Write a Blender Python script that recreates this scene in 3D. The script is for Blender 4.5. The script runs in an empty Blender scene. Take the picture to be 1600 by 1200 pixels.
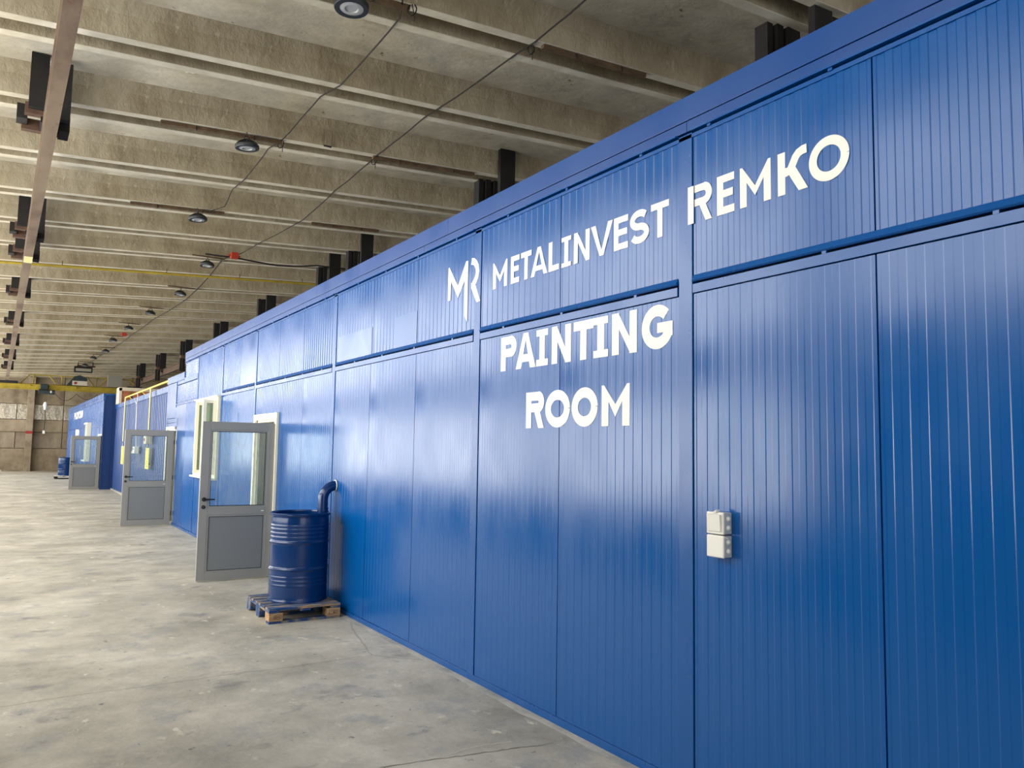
import bpy, math, random
from mathutils import Vector, Matrix
random.seed(7)
S = bpy.context.scene
C = S.collection
PI = math.pi

# ------------------------------------------------------------------ camera
CAM_H = 1.7
YAW, PITCH, ROLL, FPX = 0.560424, 0.0831193, 0.0162296, 1239.13
fw = Vector((math.sin(YAW)*math.cos(PITCH), math.cos(YAW)*math.cos(PITCH), math.sin(PITCH)))
r0 = Vector((math.cos(YAW), -math.sin(YAW), 0)); u0 = r0.cross(fw)
rt = r0*math.cos(ROLL)+u0*math.sin(ROLL); up = u0*math.cos(ROLL)-r0*math.sin(ROLL)
cd = bpy.data.cameras.new('camera'); cam = bpy.data.objects.new('camera', cd); C.objects.link(cam)
cam.matrix_world = Matrix(((rt.x, up.x, -fw.x, 0), (rt.y, up.y, -fw.y, 0), (rt.z, up.z, -fw.z, CAM_H), (0, 0, 0, 1)))
cd.sensor_fit = 'HORIZONTAL'; cd.sensor_width = 36; cd.lens = 36*FPX/1600; cd.clip_end = 300
S.camera = cam

# ------------------------------------------------------------------ world, light, exposure
A = 0.0136                      # the hall is turned a little against the blue booths
CA, SA = math.cos(A), math.sin(A)
def hw(x, y, z=0.0): return Vector((CA*x-SA*y, SA*x+CA*y, z))
w = bpy.data.worlds.new('world'); S.world = w; w.use_nodes = True
bg = w.node_tree.nodes['Background']; bg.inputs[0].default_value = (0.97, 0.98, 1.0, 1); bg.inputs[1].default_value = 1.35
def area(name, loc, rot, sx, sy, power, col=(1, 0.97, 0.92)):
    l = bpy.data.lights.new(name, 'AREA'); l.shape = 'RECTANGLE'; l.size = sx; l.size_y = sy; l.energy = power; l.color = col
    o = bpy.data.objects.new(name, l); C.objects.link(o); o.location = loc; o.rotation_euler = rot
    return o
WIN_Y = [6.0*i + 3.0 for i in range(0, 9)]          # centres of the side wall's window bays (hall frame)
WALL_X = -1.9                                      # inner face of the window wall on the left
for i, yy in enumerate(WIN_Y):
    area('daylight_window', hw(WALL_X-.3, yy, 4.35), (0, -PI/2, A), 2.3, 5.6, 95 if i == 0 else 145, (1.0, 0.985, 0.95))
    if i > 0: area('daylight_low_fill', hw(WALL_X-.28, yy, 1.75), (0, -PI/2, A), 1.7, 5.6, 105, (1.0, 0.97, 0.90))  # unseen low row, added to send light up to the ceiling
S.view_settings.view_transform = 'Standard'; S.view_settings.look = 'None'
S.view_settings.exposure = 0.6; S.view_settings.gamma = 1.0; S.view_settings.use_curve_mapping = False

# ------------------------------------------------------------------ materials
def lin(c):
    return tuple(((v/255)/12.92 if v/255 <= 0.04045 else ((v/255+0.055)/1.055)**2.4) for v in c)
def mat(name, col, rough=0.5, metal=0.0, spec=0.5, coat=0.0, coat_r=0.1):
    m = bpy.data.materials.new(name); m.use_nodes = True
    b = m.node_tree.nodes['Principled BSDF']
    b.inputs['Base Color'].default_value = (*lin(col), 1); b.inputs['Roughness'].default_value = rough
    b.inputs['Metallic'].default_value = metal; b.inputs['Specular IOR Level'].default_value = spec
    b.inputs['Coat Weight'].default_value = coat; b.inputs['Coat Roughness'].default_value = coat_r
    return m
def nd(m, t, **kw):
    n = m.node_tree.nodes.new(t)
    for k, v in kw.items():
        if k in n.inputs.keys(): n.inputs[k].default_value = v
        else: setattr(n, k, v)
    return n
def lk(m, a, b): m.node_tree.links.new(a, b)
def noise_mix(m, stops, scale=4, detail=8, rough=0.6, stretch=(1, 1, 1), bump=0.0, bscale=None, bdist=0.01, extra=None, rough_var=None):
    """procedural colour from noise, with a bump; object coordinates"""
    b = m.node_tree.nodes['Principled BSDF']
    tc = nd(m, 'ShaderNodeTexCoord'); mp = nd(m, 'ShaderNodeMapping', Scale=stretch)
    lk(m, tc.outputs['Object'], mp.inputs[0])
    n = nd(m, 'ShaderNodeTexNoise', Scale=scale, Detail=detail, Roughness=rough); lk(m, mp.outputs[0], n.inputs['Vector'])
    r = nd(m, 'ShaderNodeValToRGB'); e = r.color_ramp.elements
    while len(e) < len(stops): e.new(0.5)
    for i, (p, c) in enumerate(stops): e[i].position = p; e[i].color = (*lin(c), 1)
    lk(m, n.outputs['Fac'], r.inputs[0])
    out = r.outputs[0]
    if extra:     # dark speckle / stain layer: (scale, lo, hi, colour, stretch)
        for (sc, lo, hi, colr, st) in extra:
            mp2 = nd(m, 'ShaderNodeMapping', Scale=st); lk(m, tc.outputs['Object'], mp2.inputs[0])
            n2 = nd(m, 'ShaderNodeTexNoise', Scale=sc, Detail=6.0, Roughness=0.65); lk(m, mp2.outputs[0], n2.inputs['Vector'])
            mr = nd(m, 'ShaderNodeMapRange'); mr.inputs[1].default_value = lo; mr.inputs[2].default_value = hi
            lk(m, n2.outputs['Fac'], mr.inputs[0])
            mx = nd(m, 'ShaderNodeMix'); mx.data_type = 'RGBA'; lk(m, mr.outputs[0], mx.inputs[0])
            lk(m, out, mx.inputs[6]); mx.inputs[7].default_value = (*lin(colr), 1); out = mx.outputs[2]
    lk(m, out, b.inputs['Base Color'])
    if bump:
        n3 = nd(m, 'ShaderNodeTexNoise', Scale=bscale or scale*4, Detail=8.0, Roughness=0.65); lk(m, mp.outputs[0], n3.inputs['Vector'])
        bp = nd(m, 'ShaderNodeBump', Strength=bump, Distance=bdist); lk(m, n3.outputs['Fac'], bp.inputs['Height']); lk(m, bp.outputs[0], b.inputs['Normal'])
    return m

def blue_paint(name, col=(0, 82, 152), rough=0.2, wav=0.0):
    m = mat(name, col, rough, 0, 0.52)
    b = m.node_tree.nodes['Principled BSDF']
    tc = nd(m, 'ShaderNodeTexCoord'); mp = nd(m, 'ShaderNodeMapping', Scale=(1, 1, 0.7)); lk(m, tc.outputs['Object'], mp.inputs[0])
    n = nd(m, 'ShaderNodeTexNoise', Scale=0.9, Detail=0.0, Roughness=0.5); lk(m, mp.outputs[0], n.inputs['Vector'])
    b1 = nd(m, 'ShaderNodeBump', Strength=wav, Distance=0.02); lk(m, n.outputs['Fac'], b1.inputs['Height'])
    if wav: lk(m, b1.outputs[0], b.inputs['Normal'])
    n4 = nd(m, 'ShaderNodeTexNoise', Scale=2.3, Detail=5.0); lk(m, mp.outputs[0], n4.inputs['Vector'])
    mr = nd(m, 'ShaderNodeMapRange'); mr.inputs[1].default_value = 0.3; mr.inputs[2].default_value = 0.7
    mr.inputs[3].default_value = rough-0.05; mr.inputs[4].default_value = rough+0.07
    lk(m, n4.outputs['Fac'], mr.inputs[0]); lk(m, mr.outputs[0], b.inputs['Roughness'])
    return m
BLUE = blue_paint('blue_panel_paint')
BLUEF = blue_paint('blue_frame_paint', (0, 80, 150), 0.25, 0.0)
BLUED = blue_paint('blue_drum_paint', (0, 46, 98), 0.2, 0.0)
BLUEC = blue_paint('blue_corrugated_paint', (10, 62, 126), 0.42, 0.0)
BLUET = blue_paint('blue_fascia_darkened', (0, 66, 134), 0.33, 0.0)  # booth blue darkened to cancel the reflection on top band and fascia
BLUES = blue_paint('blue_side_shade', (0, 48, 104), 0.4, 0.0)  # booth blue darkened: shade on the camera-facing side is in the colour
BLUEL = blue_paint('blue_louver_paint', (24, 84, 152), 0.26, 0.0)
GAP = mat('joint_shadow_gap', (6, 18, 45), 0.8)
WHITE_P = mat('white_sign_paint', (240, 238, 226), 0.5)
CREAM = mat('cream_frame', (236, 231, 208), 0.4)
WPLAST = mat('white_plastic', (232, 230, 220), 0.35)
GPLAST = mat('grey_plastic', (176, 180, 182), 0.4)
GREY = noise_mix(mat('grey_door_coating', (136, 136, 132), 0.42), [(0.3, (138, 138, 133)), (0.7, (144, 143, 138))], 3, bump=0.03, bscale=200)
GREYP = mat('grey_door_panel', (122, 125, 125), 0.45)
RUBBER = mat('black_gasket', (40, 42, 42), 0.6)
BLACKM = mat('black_metal', (16, 16, 16), 0.35)
CHROME = mat('chrome', (190, 190, 190), 0.2, 1.0)
CONC = noise_mix(mat('roof_concrete', (170, 160, 135), 0.85), [(0.3, (168, 158, 134)), (0.42, (202, 192, 167)), (0.56, (218, 209, 186)), (0.72, (238, 231, 212))],
    1.6, 10, 0.66, (0.6, 1, 1), 0.6, 8, 0.03, extra=[(8, 0.64, 0.70, (112, 98, 74), (1, 1, 1)), (0.9, 0.45, 0.7, (172, 168, 155), (1, 1, 1)), (5, 0.68, 0.71, (236, 230, 212), (1, 1, 1))])
CONCRIB = noise_mix(mat('rib_side_shaded_concrete', (160, 148, 120), 0.9), [(0.28, (144, 131, 105)), (0.48, (172, 160, 134)), (0.72, (194, 183, 158))],
    1.9, 10, 0.68, (1, 1, 0.6), 0.9, 9, 0.035, extra=[(6, 0.62, 0.72, (206, 196, 170), (1.5, 1, 0.7)), (12, 0.69, 0.73, (112, 98, 72), (1, 1, 1))])  # rib sides toned darker, the shade of upright faces put into the colour
CONCEDGE = noise_mix(mat('rib_edge_lit_concrete', (190, 182, 160), 0.8), [(0.3, (192, 183, 159)), (0.7, (228, 221, 201))], 3, 9, 0.6, (1, 1, 1), 0.3, 14, 0.01)  # rib undersides toned lighter, floor bounce put into the colour
FLOOR = noise_mix(mat('floor_concrete', (160, 156, 143), 0.6), [(0.30, (136, 130, 116)), (0.42, (164, 158, 142)), (0.54, (188, 181, 164)), (0.68, (214, 207, 189))],
    0.8, 14, 0.72, (1, 1, 1), 0.3, 20, 0.012,
    extra=[(2.6, 0.54, 0.68, (158, 156, 150), (1, 1, 1)), (6, 0.62, 0.68, (210, 203, 184), (1, 0.6, 1)), (1.7, 0.58, 0.68, (136, 133, 127), (1, 1.4, 1)), (11, 0.64, 0.69, (114, 112, 107), (1, 1, 1)), (30, 0.70, 0.76, (96, 94, 90), (1, 1, 1))])
# floor cracks (wear lines)
def add_crack(m):
    b = m.node_tree.nodes['Principled BSDF']; src = b.inputs['Base Color'].links[0].from_socket
    tc = nd(m, 'ShaderNodeTexCoord'); n = nd(m, 'ShaderNodeTexNoise', Scale=1.5, Detail=5.0); lk(m, tc.outputs['Object'], n.inputs['Vector'])
    mx0 = nd(m, 'ShaderNodeMix'); mx0.data_type = 'RGBA'; mx0.inputs[0].default_value = 0.14; lk(m, tc.outputs['Object'], mx0.inputs[6]); lk(m, n.outputs['Color'], mx0.inputs[7])
    v = nd(m, 'ShaderNodeTexVoronoi', Scale=0.32); v.feature = 'DISTANCE_TO_EDGE'; lk(m, mx0.outputs[2], v.inputs['Vector'])
    mr = nd(m, 'ShaderNodeMapRange'); mr.inputs[1].default_value = 0.0; mr.inputs[2].default_value = 0.004; mr.inputs[3].default_value = 0.55; mr.inputs[4].default_value = 0.0
    lk(m, v.outputs['Distance'], mr.inputs[0])
    mx = nd(m, 'ShaderNodeMix'); mx.data_type = 'RGBA'; lk(m, mr.outputs[0], mx.inputs[0]); lk(m, src, mx.inputs[6]); mx.inputs[7].default_value = (*lin((120, 116, 106)), 1)
    lk(m, mx.outputs[2], b.inputs['Base Color'])
add_crack(FLOOR)
WALLC = noise_mix(mat('end_wall_concrete', (165, 152, 128), 0.9), [(0.3, (106, 92, 74)), (0.5, (146, 132, 110)), (0.75, (174, 161, 138))], 0.9, 9, 0.65, (1, 1, 1), 0.3, 6, 0.02,
                 extra=[(0.8, 0.55, 0.7, (96, 82, 66), (1, 1, 0.7))])
SHEET = noise_mix(mat('shiny_sheet_cladding', (200, 192, 176), 0.25, 0.6), [(0.3, (160, 150, 130)), (0.7, (205, 198, 182))], 0.7, 4, 0.5, (1, 1, 1), 0.6, 0.9, 0.15)
SHEETD = noise_mix(mat('dull_sheet_cladding', (140, 126, 106), 0.5, 0.2), [(0.3, (100, 86, 70)), (0.7, (168, 154, 132))], 0.6, 5, 0.6, (1, 1, 1), 0.5, 0.9, 0.15)
RAILM = noise_mix(mat('rusty_grey_steel', (130, 114, 98), 0.65, 0.1), [(0.35, (94, 72, 56)), (0.5, (124, 105, 84)), (0.7, (136, 121, 100))], 2, 8, 0.6, (1, 0.3, 1), 0.2, 30, 0.004,
                 extra=[(14, 0.62, 0.7, (110, 66, 44), (1, 0.4, 1))])
BROWNST = noise_mix(mat('brown_primed_steel', (84, 60, 46), 0.7), [(0.3, (66, 44, 34)), (0.7, (112, 84, 62))], 5)
DARKST = noise_mix(mat('dark_painted_steel', (22, 20, 19), 0.8), [(0.3, (15, 13, 13)), (0.7, (32, 28, 25))], 5)
RUSTW = noise_mix(mat('rusty_brown_bar', (90, 70, 48), 0.85), [(0.3, (70, 52, 36)), (0.7, (112, 90, 62))], 12)
YELLOW = noise_mix(mat('crane_yellow', (176, 152, 36), 0.6), [(0.3, (150, 128, 30)), (0.7, (186, 164, 46))], 3)
YPIPE = mat('gas_pipe_yellow', (232, 204, 84), 0.45)
YPALE = mat('pale_yellow_pipe', (222, 214, 150), 0.5)
YSIGN = mat('yellow_plate', (240, 222, 70), 0.5)
CABLE = mat('black_cable', (28, 25, 22), 0.6)
LENS = mat('lamp_lens', (176, 177, 176), 0.2)
LAMPB = mat('lamp_housing', (46, 50, 52), 0.45)
RED = mat('red_box_plastic', (172, 54, 34), 0.5)
REDB = mat('red_band_paint', (150, 40, 36), 0.7)
ORW = noise_mix(mat('orange_brown_board', (176, 104, 66), 0.7), [(0.3, (150, 84, 50)), (0.7, (196, 124, 84))], 4)
BEIGEW = mat('dirty_white_frame', (214, 200, 176), 0.6)
NAVY = mat('dark_teal_box', (34, 48, 52), 0.5)
CRGREY = mat('pale_grey_cabinet', (150, 146, 132), 0.6)
PORT = mat('white_box_face', (205, 196, 178), 0.6)
WOODB = noise_mix(mat('pallet_wood', (176, 140, 100), 0.8), [(0.3, (150, 112, 76)), (0.6, (186, 152, 112)), (0.8, (200, 170, 132))], 6, 8, 0.6, (1, 6, 6), 0.4, 20, 0.003)
def blue_oversprayed(name, stretch):
    m = noise_mix(mat(name, (60, 84, 116), 0.7), [(0.36, (176, 140, 100)), (0.46, (110, 112, 112)), (0.56, (30, 68, 118)), (0.8, (14, 54, 112))], 2.6, 6, 0.6, stretch, 0.3, 20, 0.003)
    return m
WOODBL = blue_oversprayed('pallet_wood_oversprayed', (1.4, 4, 4))
WOODBL2 = blue_oversprayed('pallet_wood_oversprayed_side', (3, 3, 3))
BLACKINK = mat('brand_ink', (60, 34, 20), 0.8)
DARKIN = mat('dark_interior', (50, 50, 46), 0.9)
PLYW = noise_mix(mat('greenish_reveal_board', (150, 150, 122), 0.8), [(0.3, (132, 134, 106)), (0.7, (164, 162, 134))], 8, 6, 0.6, (1, 1, 0.1))
def glass(name, tint, haze=0.05, hazecol=(190, 200, 200), drips=False):
    m = bpy.data.materials.new(name); m.use_nodes = True; nt = m.node_tree
    for n in list(nt.nodes):
        if n.type != 'OUTPUT_MATERIAL': nt.nodes.remove(n)
    out = [n for n in nt.nodes if n.type == 'OUTPUT_MATERIAL'][0]
    tr = nd(m, 'ShaderNodeBsdfTransparent', Color=(*tint, 1)); gl = nd(m, 'ShaderNodeBsdfGlossy', Roughness=0.03)
    df = nd(m, 'ShaderNodeBsdfDiffuse', Color=(*lin(hazecol), 1))
    mx = nd(m, 'ShaderNodeMixShader'); mx.inputs[0].default_value = haze; lk(m, tr.outputs[0], mx.inputs[1]); lk(m, df.outputs[0], mx.inputs[2])
    if drips:
        tc = nd(m, 'ShaderNodeTexCoord'); mp = nd(m, 'ShaderNodeMapping', Scale=(30, 30, 9)); lk(m, tc.outputs['Object'], mp.inputs[0])
        n = nd(m, 'ShaderNodeTexNoise', Scale=1.0, Detail=3.0); lk(m, mp.outputs[0], n.inputs['Vector'])
        mr = nd(m, 'ShaderNodeMapRange'); mr.inputs[1].default_value = 0.5; mr.inputs[2].default_value = 0.75; mr.inputs[3].default_value = haze; mr.inputs[4].default_value = haze+0.2
        lk(m, n.outputs['Fac'], mr.inputs[0]); lk(m, mr.outputs[0], mx.inputs[0])
    fr = nd(m, 'ShaderNodeFresnel', IOR=1.5); m2 = nd(m, 'ShaderNodeMixShader')
    lk(m, fr.outputs[0], m2.inputs[0]); lk(m, mx.outputs[0], m2.inputs[1]); lk(m, gl.outputs[0], m2.inputs[2]); lk(m, m2.outputs[0], out.inputs['Surface'])
    return m
GLASS = glass('door_glass', (0.86, 0.92, 0.92), 0.10, drips=True)
GLASSC = glass('clear_glass', (0.92, 0.95, 0.95), 0.03)
GLASSG = glass('greenish_glass', (0.7, 0.8, 0.7), 0.3, (150, 158, 132))

# ------------------------------------------------------------------ mesh helpers
class MB:
    def __init__(s): s.v = []; s.f = []; s.m = []; s.mats = []; s.sm = []
    def mi(s, m):
        if m not in s.mats: s.mats.append(m)
        return s.mats.index(m)
    def add(s, vs, fs, m, smooth=False):
        o = len(s.v); s.v += [tuple(p) for p in vs]; k = s.mi(m)
        for f in fs: s.f.append([o+i for i in f]); s.m.append(k); s.sm.append(smooth)
        return s
    def box(s, x0, x1, y0, y1, z0, z1, m):
        return s.add([(x0, y0, z0), (x1, y0, z0), (x1, y1, z0), (x0, y1, z0), (x0, y0, z1), (x1, y0, z1), (x1, y1, z1), (x0, y1, z1)],
                     [(0, 3, 2, 1), (4, 5, 6, 7), (0, 1, 5, 4), (1, 2, 6, 5), (2, 3, 7, 6), (3, 0, 4, 7)], m)
    def extr(s, poly, d, m, side=None):     # poly: 3d loop, d: extrusion vector
        n = len(poly); d = Vector(d); a = [Vector(p) for p in poly]
        vs = a+[p+d for p in a]
        s.add(vs, [list(range(n))[::-1], [n+i for i in range(n)]], m)
        s.add(vs, [(i, (i+1) % n, n+(i+1) % n, n+i) for i in range(n)], side or m)
        return s
    def tube(s, pts, r, m, seg=8, smooth=True):
        pts = [Vector(p) for p in pts]; n = len(pts); vs = []; ref = None
        for i, p in enumerate(pts):
            t = ((pts[min(i+1, n-1)]-pts[max(i-1, 0)])).normalized()
            if ref is None:
                ref = Vector((0, 0, 1)) if abs(t.z) < 0.9 else Vector((1, 0, 0))
            a = (ref-t*ref.dot(t)); a = a.normalized() if a.length > 1e-6 else t.orthogonal().normalized(); ref = a; b = t.cross(a)
            rr = r[i] if isinstance(r, (list, tuple)) else r
            for k in range(seg): q = 2*PI*k/seg; vs.append(p+a*math.cos(q)*rr+b*math.sin(q)*rr)
        fs = []
        for i in range(n-1):
            for k in range(seg): k2 = (k+1) % seg; fs.append((i*seg+k, i*seg+k2, (i+1)*seg+k2, (i+1)*seg+k))
        s.add(vs, fs, m, smooth)
        s.add(vs[:seg], [list(range(seg))[::-1]], m); s.add(vs[-seg:], [list(range(seg))], m)
        return s
    def lathe(s, prof, m, seg=40, c=(0, 0, 0), smooth=True, cap=False):
        vs = []; n = len(prof)
        for (r, z) in prof:
            for k in range(seg): q = 2*PI*k/seg; vs.append((c[0]+r*math.cos(q), c[1]+r*math.sin(q), c[2]+z))
        fs = [(i*seg+k, i*seg+(k+1) % seg, (i+1)*seg+(k+1) % seg, (i+1)*seg+k) for i in range(n-1) for k in range(seg)]
        s.add(vs, fs, m, smooth)
        if cap:
            s.add(vs[:seg], [list(range(seg))[::-1]], m); s.add(vs[-seg:], [list(range(seg))], m)
        return s
    def obj(s, name, parent=None, bevel=0, sharp=True):
        me = bpy.data.meshes.new(name); me.from_pydata(s.v, [], s.f)
        for m in s.mats: me.materials.append(m)
        me.polygons.foreach_set('material_index', s.m); me.polygons.foreach_set('use_smooth', s.sm)
        if any(s.sm) and sharp:
            try: me.set_sharp_from_angle(angle=math.radians(38))
            except Exception: pass
        me.update(); o = bpy.data.objects.new(name, me); C.objects.link(o)
        if parent: o.parent = parent
        if bevel:
            b = o.modifiers.new('bevel', 'BEVEL'); b.width = bevel; b.segments = 2; b.limit_method = 'ANGLE'
        return o
def empty(name, loc=(0, 0, 0), rz=0.0):
    o = bpy.data.objects.new(name, None); C.objects.link(o); o.location = loc; o.rotation_euler = (0, 0, rz); o.empty_display_size = 0.1
    return o
def tag(o, label, cat, group=None):
    o['label'] = label; o['category'] = cat
    if group: o['group'] = group
    return o
def struct(o, label=None):
    o['kind'] = 'structure'
    if label: o['label'] = label
    return o
def copy_tree(o, parent=None):
    c = o.copy(); C.objects.link(c)
    if parent: c.parent = parent
    for ch in list(o.children): copy_tree(ch, c)
    return c

# ------------------------------------------------------------------ floor
mb = MB(); X0, X1, Y0, Y1 = -2.7, 14, -6, 57
mb.add([(X0, Y0, 0), (X1, Y0, 0), (X1, Y1, 0), (X0, Y1, 0), (X0, Y0, -.2), (X1, Y0, -.2), (X1, Y1, -.2), (X0, Y1, -.2)], [(0, 1, 2, 3), (7, 6, 5, 4), (0, 4, 5, 1), (1, 5, 6, 2), (2, 6, 7, 3), (3, 7, 4, 0)], FLOOR)
struct(mb.obj('floor'))
# sealing strip of grey mortar along the foot of the booth
mb = MB(); MORT = noise_mix(mat('foot_mortar', (150, 150, 146), 0.8), [(0.3, (128, 130, 130)), (0.7, (190, 186, 174))], 3, 8, 0.65, (2, 1, 1), 0.3, 20, 0.006)
n = 120; vs = []; 
for i in range(n+1):
    y = -2+ i*(19.5+2)/n; wd = 0.045+0.05*random.random()*(0.6+0.4*math.sin(y*1.7)); vs += [(2.975, y, 0.006), (2.962-wd*0.5, y, 0.005), (2.962-wd, y, 0.0005)]
mb.add(vs, [(3*i+k, 3*i+3+k, 3*i+4+k, 3*i+1+k) for i in range(n) for k in (0, 1)], MORT, True)
struct(mb.obj('trim_1'), 'grey mortar strip where the blue booth meets the floor')

# open cracks in the slab near the camera
CRK = mat('crack_mortar', (92, 88, 78), 0.9); CRL = mat('crack_lime', (205, 199, 184), 0.8)  # dark mortar and pale lime tones of the crack lines
def crack(pts, wd, m, nm):
    q = MB(); vs = []; P = []
    for i in range(len(pts)-1):
        for k in range(8):
            u = k/8; P.append((pts[i][0]*(1-u)+pts[i+1][0]*u+random.uniform(-.006, .006), pts[i][1]*(1-u)+pts[i+1][1]*u+random.uniform(-.006, .006)))
    P.append(pts[-1])
    for i, (x, y) in enumerate(P): w2 = wd*random.uniform(.5, 1.4); vs += [(x, y-w2, .0012), (x, y+w2, .0012)]
    q.add(vs, [(2*i, 2*i+2, 2*i+3, 2*i+1) for i in range(len(P)-1)], m); o = q.obj(nm, floor); return o
floor = bpy.data.objects['floor']
crack([(1.766, 4.077), (2.000, 4.044), (2.252, 3.995), (2.520, 3.952), (2.770, 3.901)], .0028, CRK, 'crack')
crack([(2.118, 4.039), (2.298, 4.078), (2.444, 4.074), (2.578, 4.045)], .004, CRL, 'crack')
crack([(2.770, 3.901), (2.819, 3.804), (2.852, 3.610), (2.859, 3.452)], .003, CRL, 'crack')

# ------------------------------------------------------------------ roof of ribbed slabs (hall frame)
RB, RS, RX = 5.6, 0.058, 2.4
def rz(x): return RB+RS*(x-RX)
PITCH_Y = 1.868; Y_START = 8.03
ceiling = struct(empty('ceiling', (0, 0, 0), A))
def slab_mesh(xa, xb):
    # origin at start of joint (front rib edge), x from xa to xb, z measured from rz
    prof = [(0.335, 0.24), (0.34, 0.0), (0.347, -0.006), (0.445, -0.006), (0.455, 0.0), (0.485, 0.24), (0.60, 0.345), (0.8, 0.375), (1.2, 0.385), (1.6, 0.375), (1.80, 0.35), (1.862, 0.22),
            (PITCH_Y, 0.0), (PITCH_Y+0.008, -0.006), (PITCH_Y+0.105, -0.006), (PITCH_Y+0.115, 0.0), (PITCH_Y+0.118, 0.24)]
    m = MB(); nx = max(1, int((xb-xa)/0.5)); P = []
    for i in range(nx+1):
        x = xa+(xb-xa)*i/nx
        for (y, z) in prof: P.append((x, y, rz(x)-RB+z))
    k = len(prof)
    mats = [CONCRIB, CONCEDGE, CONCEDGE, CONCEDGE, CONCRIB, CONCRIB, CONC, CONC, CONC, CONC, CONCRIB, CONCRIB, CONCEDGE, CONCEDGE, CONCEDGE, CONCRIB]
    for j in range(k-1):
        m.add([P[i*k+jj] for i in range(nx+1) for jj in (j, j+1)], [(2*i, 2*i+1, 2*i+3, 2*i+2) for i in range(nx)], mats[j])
    # top side and ends
    t = [(xa, 0.335, rz(xa)-RB+0.5), (xb, 0.335, rz(xb)-RB+0.5), (xb, PITCH_Y+0.118, rz(xb)-RB+0.5), (xa, PITCH_Y+0.118, rz(xa)-RB+0.5)]
    m.add(t, [(0, 1, 2, 3)], CONC)
    for x in (xa, xb):
        loop = [(x, y, rz(x)-RB+z) for (y, z) in prof]+[(x, PITCH_Y+0.118, rz(x)-RB+0.5), (x, 0.335, rz(x)-RB+0.5)]
        m.add(loop, [list(range(len(loop)))], CONCRIB)
    return m
spans = [(-0.9, 0.195), (0.195, 6.135), (6.135, 12.2)]
protos = {}
for k in range(-8, 26):
    y0 = Y_START+k*PITCH_Y
    if y0 > 54.8: break
    for si, (xa, xb) in enumerate(spans):
        if si not in protos:
            o = slab_mesh(xa, xb).obj('roof_slab', ceiling); protos[si] = o
        else:
            o = bpy.data.objects.new('roof_slab', protos[si].data); C.objects.link(o); o.parent = ceiling
        o.location = (0, y0, RB)
# mortar fill in the joints between slabs
jm = MB(); jm.extr([(-.9, 0.118, 0.2+rz(-.9)-RB), (-.9, 0.335, 0.2+rz(-.9)-RB), (-.9, 0.335, 0.5+rz(-.9)-RB), (-.9, 0.118, 0.5+rz(-.9)-RB)], (13.1, 0, RS*13.1), CONCRIB)
jp = None
for k in range(-8, 26):
    y0 = Y_START+k*PITCH_Y
    if jp is None: jp = o = jm.obj('joint_fill', ceiling)
    else:
        o = bpy.data.objects.new('joint_fill', jp.data); C.objects.link(o); o.parent = ceiling
    o.location = (0, y0, RB)

# ------------------------------------------------------------------ end wall (hall frame), panels as parts
EW = 55.0
wall = struct(empty('wall_far', (0, 0, 0), A))
o = MB().box(-6, 12.2, EW+0.12, EW+0.3, 0, 5.95, WALLC).obj('backing', wall)
rows = [(0.02, 1.32, (-6, -1.5, 1.55, 7, 12.2), WALLC), (1.36, 2.28, (-6, -3, -1.2, 0.9, 1.55, 3.3, 5.6, 8, 12.2), SHEETD), (2.32, 3.02, (-6, -1.5, 1.55, 3.3, 7, 12.2), WALLC),
        (3.06, 3.93, (-6, -3, -1.2, 0.9, 1.55, 3.3, 5.6, 8, 12.2), SHEET), (3.97, 5.9, (-6, -1.5, 1.55, 3.3, 7, 12.2), WALLC)]
for (z0, z1, xs, m) in rows:
    for i in range(len(xs)-1):
        jig = random.uniform(-0.02, 0.02)
        p = MB(); p.box(-(xs[i+1]-xs[i])/2+0.02, (xs[i+1]-xs[i])/2-0.02, 0, 0.1, z0, z1, m)
        q = p.obj('wall_panel', wall); q.location = ((xs[i]+xs[i+1])/2, EW+jig, 0)
col = struct(empty('wall_column', hw(1.58, EW-0.3), A), 'concrete column with a red band on the far wall')
col['label'] = 'tall concrete column with a red band standing against the far end wall'
MB().box(-.17, .17, -.2, .2, 0, 5.53, WALLC).obj('shaft', col, 0.01)
MB().box(-.175, .175, -.205, .205, 2.2, 2.36, REDB).obj('red_band', col)
MB().box(-6, 12.2, EW-.12, EW+.0, 0, .06, WALLC).obj('curb', wall)

# ------------------------------------------------------------------ left side wall with window bays (mostly seen in reflections)
wl = struct(empty('wall_left', (0, 0, 0), A))
MB().box(WALL_X-.25, WALL_X, -5, 6, 0, 3.2, WALLC).obj('parapet', wl); MB().box(WALL_X-.25, WALL_X, 6, EW, 0, .9, WALLC).obj('parapet', wl); MB().box(WALL_X-.25, WALL_X, 6, EW, 2.6, 3.2, WALLC).obj('spandrel', wl)
MB().box(WALL_X-.25, WALL_X, -5, EW, 5.5, 6.6, WALLC).obj('lintel', wl)
MB().box(WALL_X-.25, -.85, -5, EW, 6.6, 6.75, CONC).obj('clerestory_roof', wl)
MB().box(-1.05, -.9, -5, EW, rz(-1)+.0, 6.6, CONC).obj('upstand_beam', wl)
pr = None
for i in range(0, 11):
    if pr is None: pr = MB().box(WALL_X-.3, WALL_X+.08, -.16, .16, 0, 6.5, WALLC).obj('pier', wl); o = pr
    else: o = bpy.data.objects.new('pier', pr.data); C.objects.link(o); o.parent = wl
    o.location = (0, 6.0*i-6.0 if i else -5.5, 0)
wp = None
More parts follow.
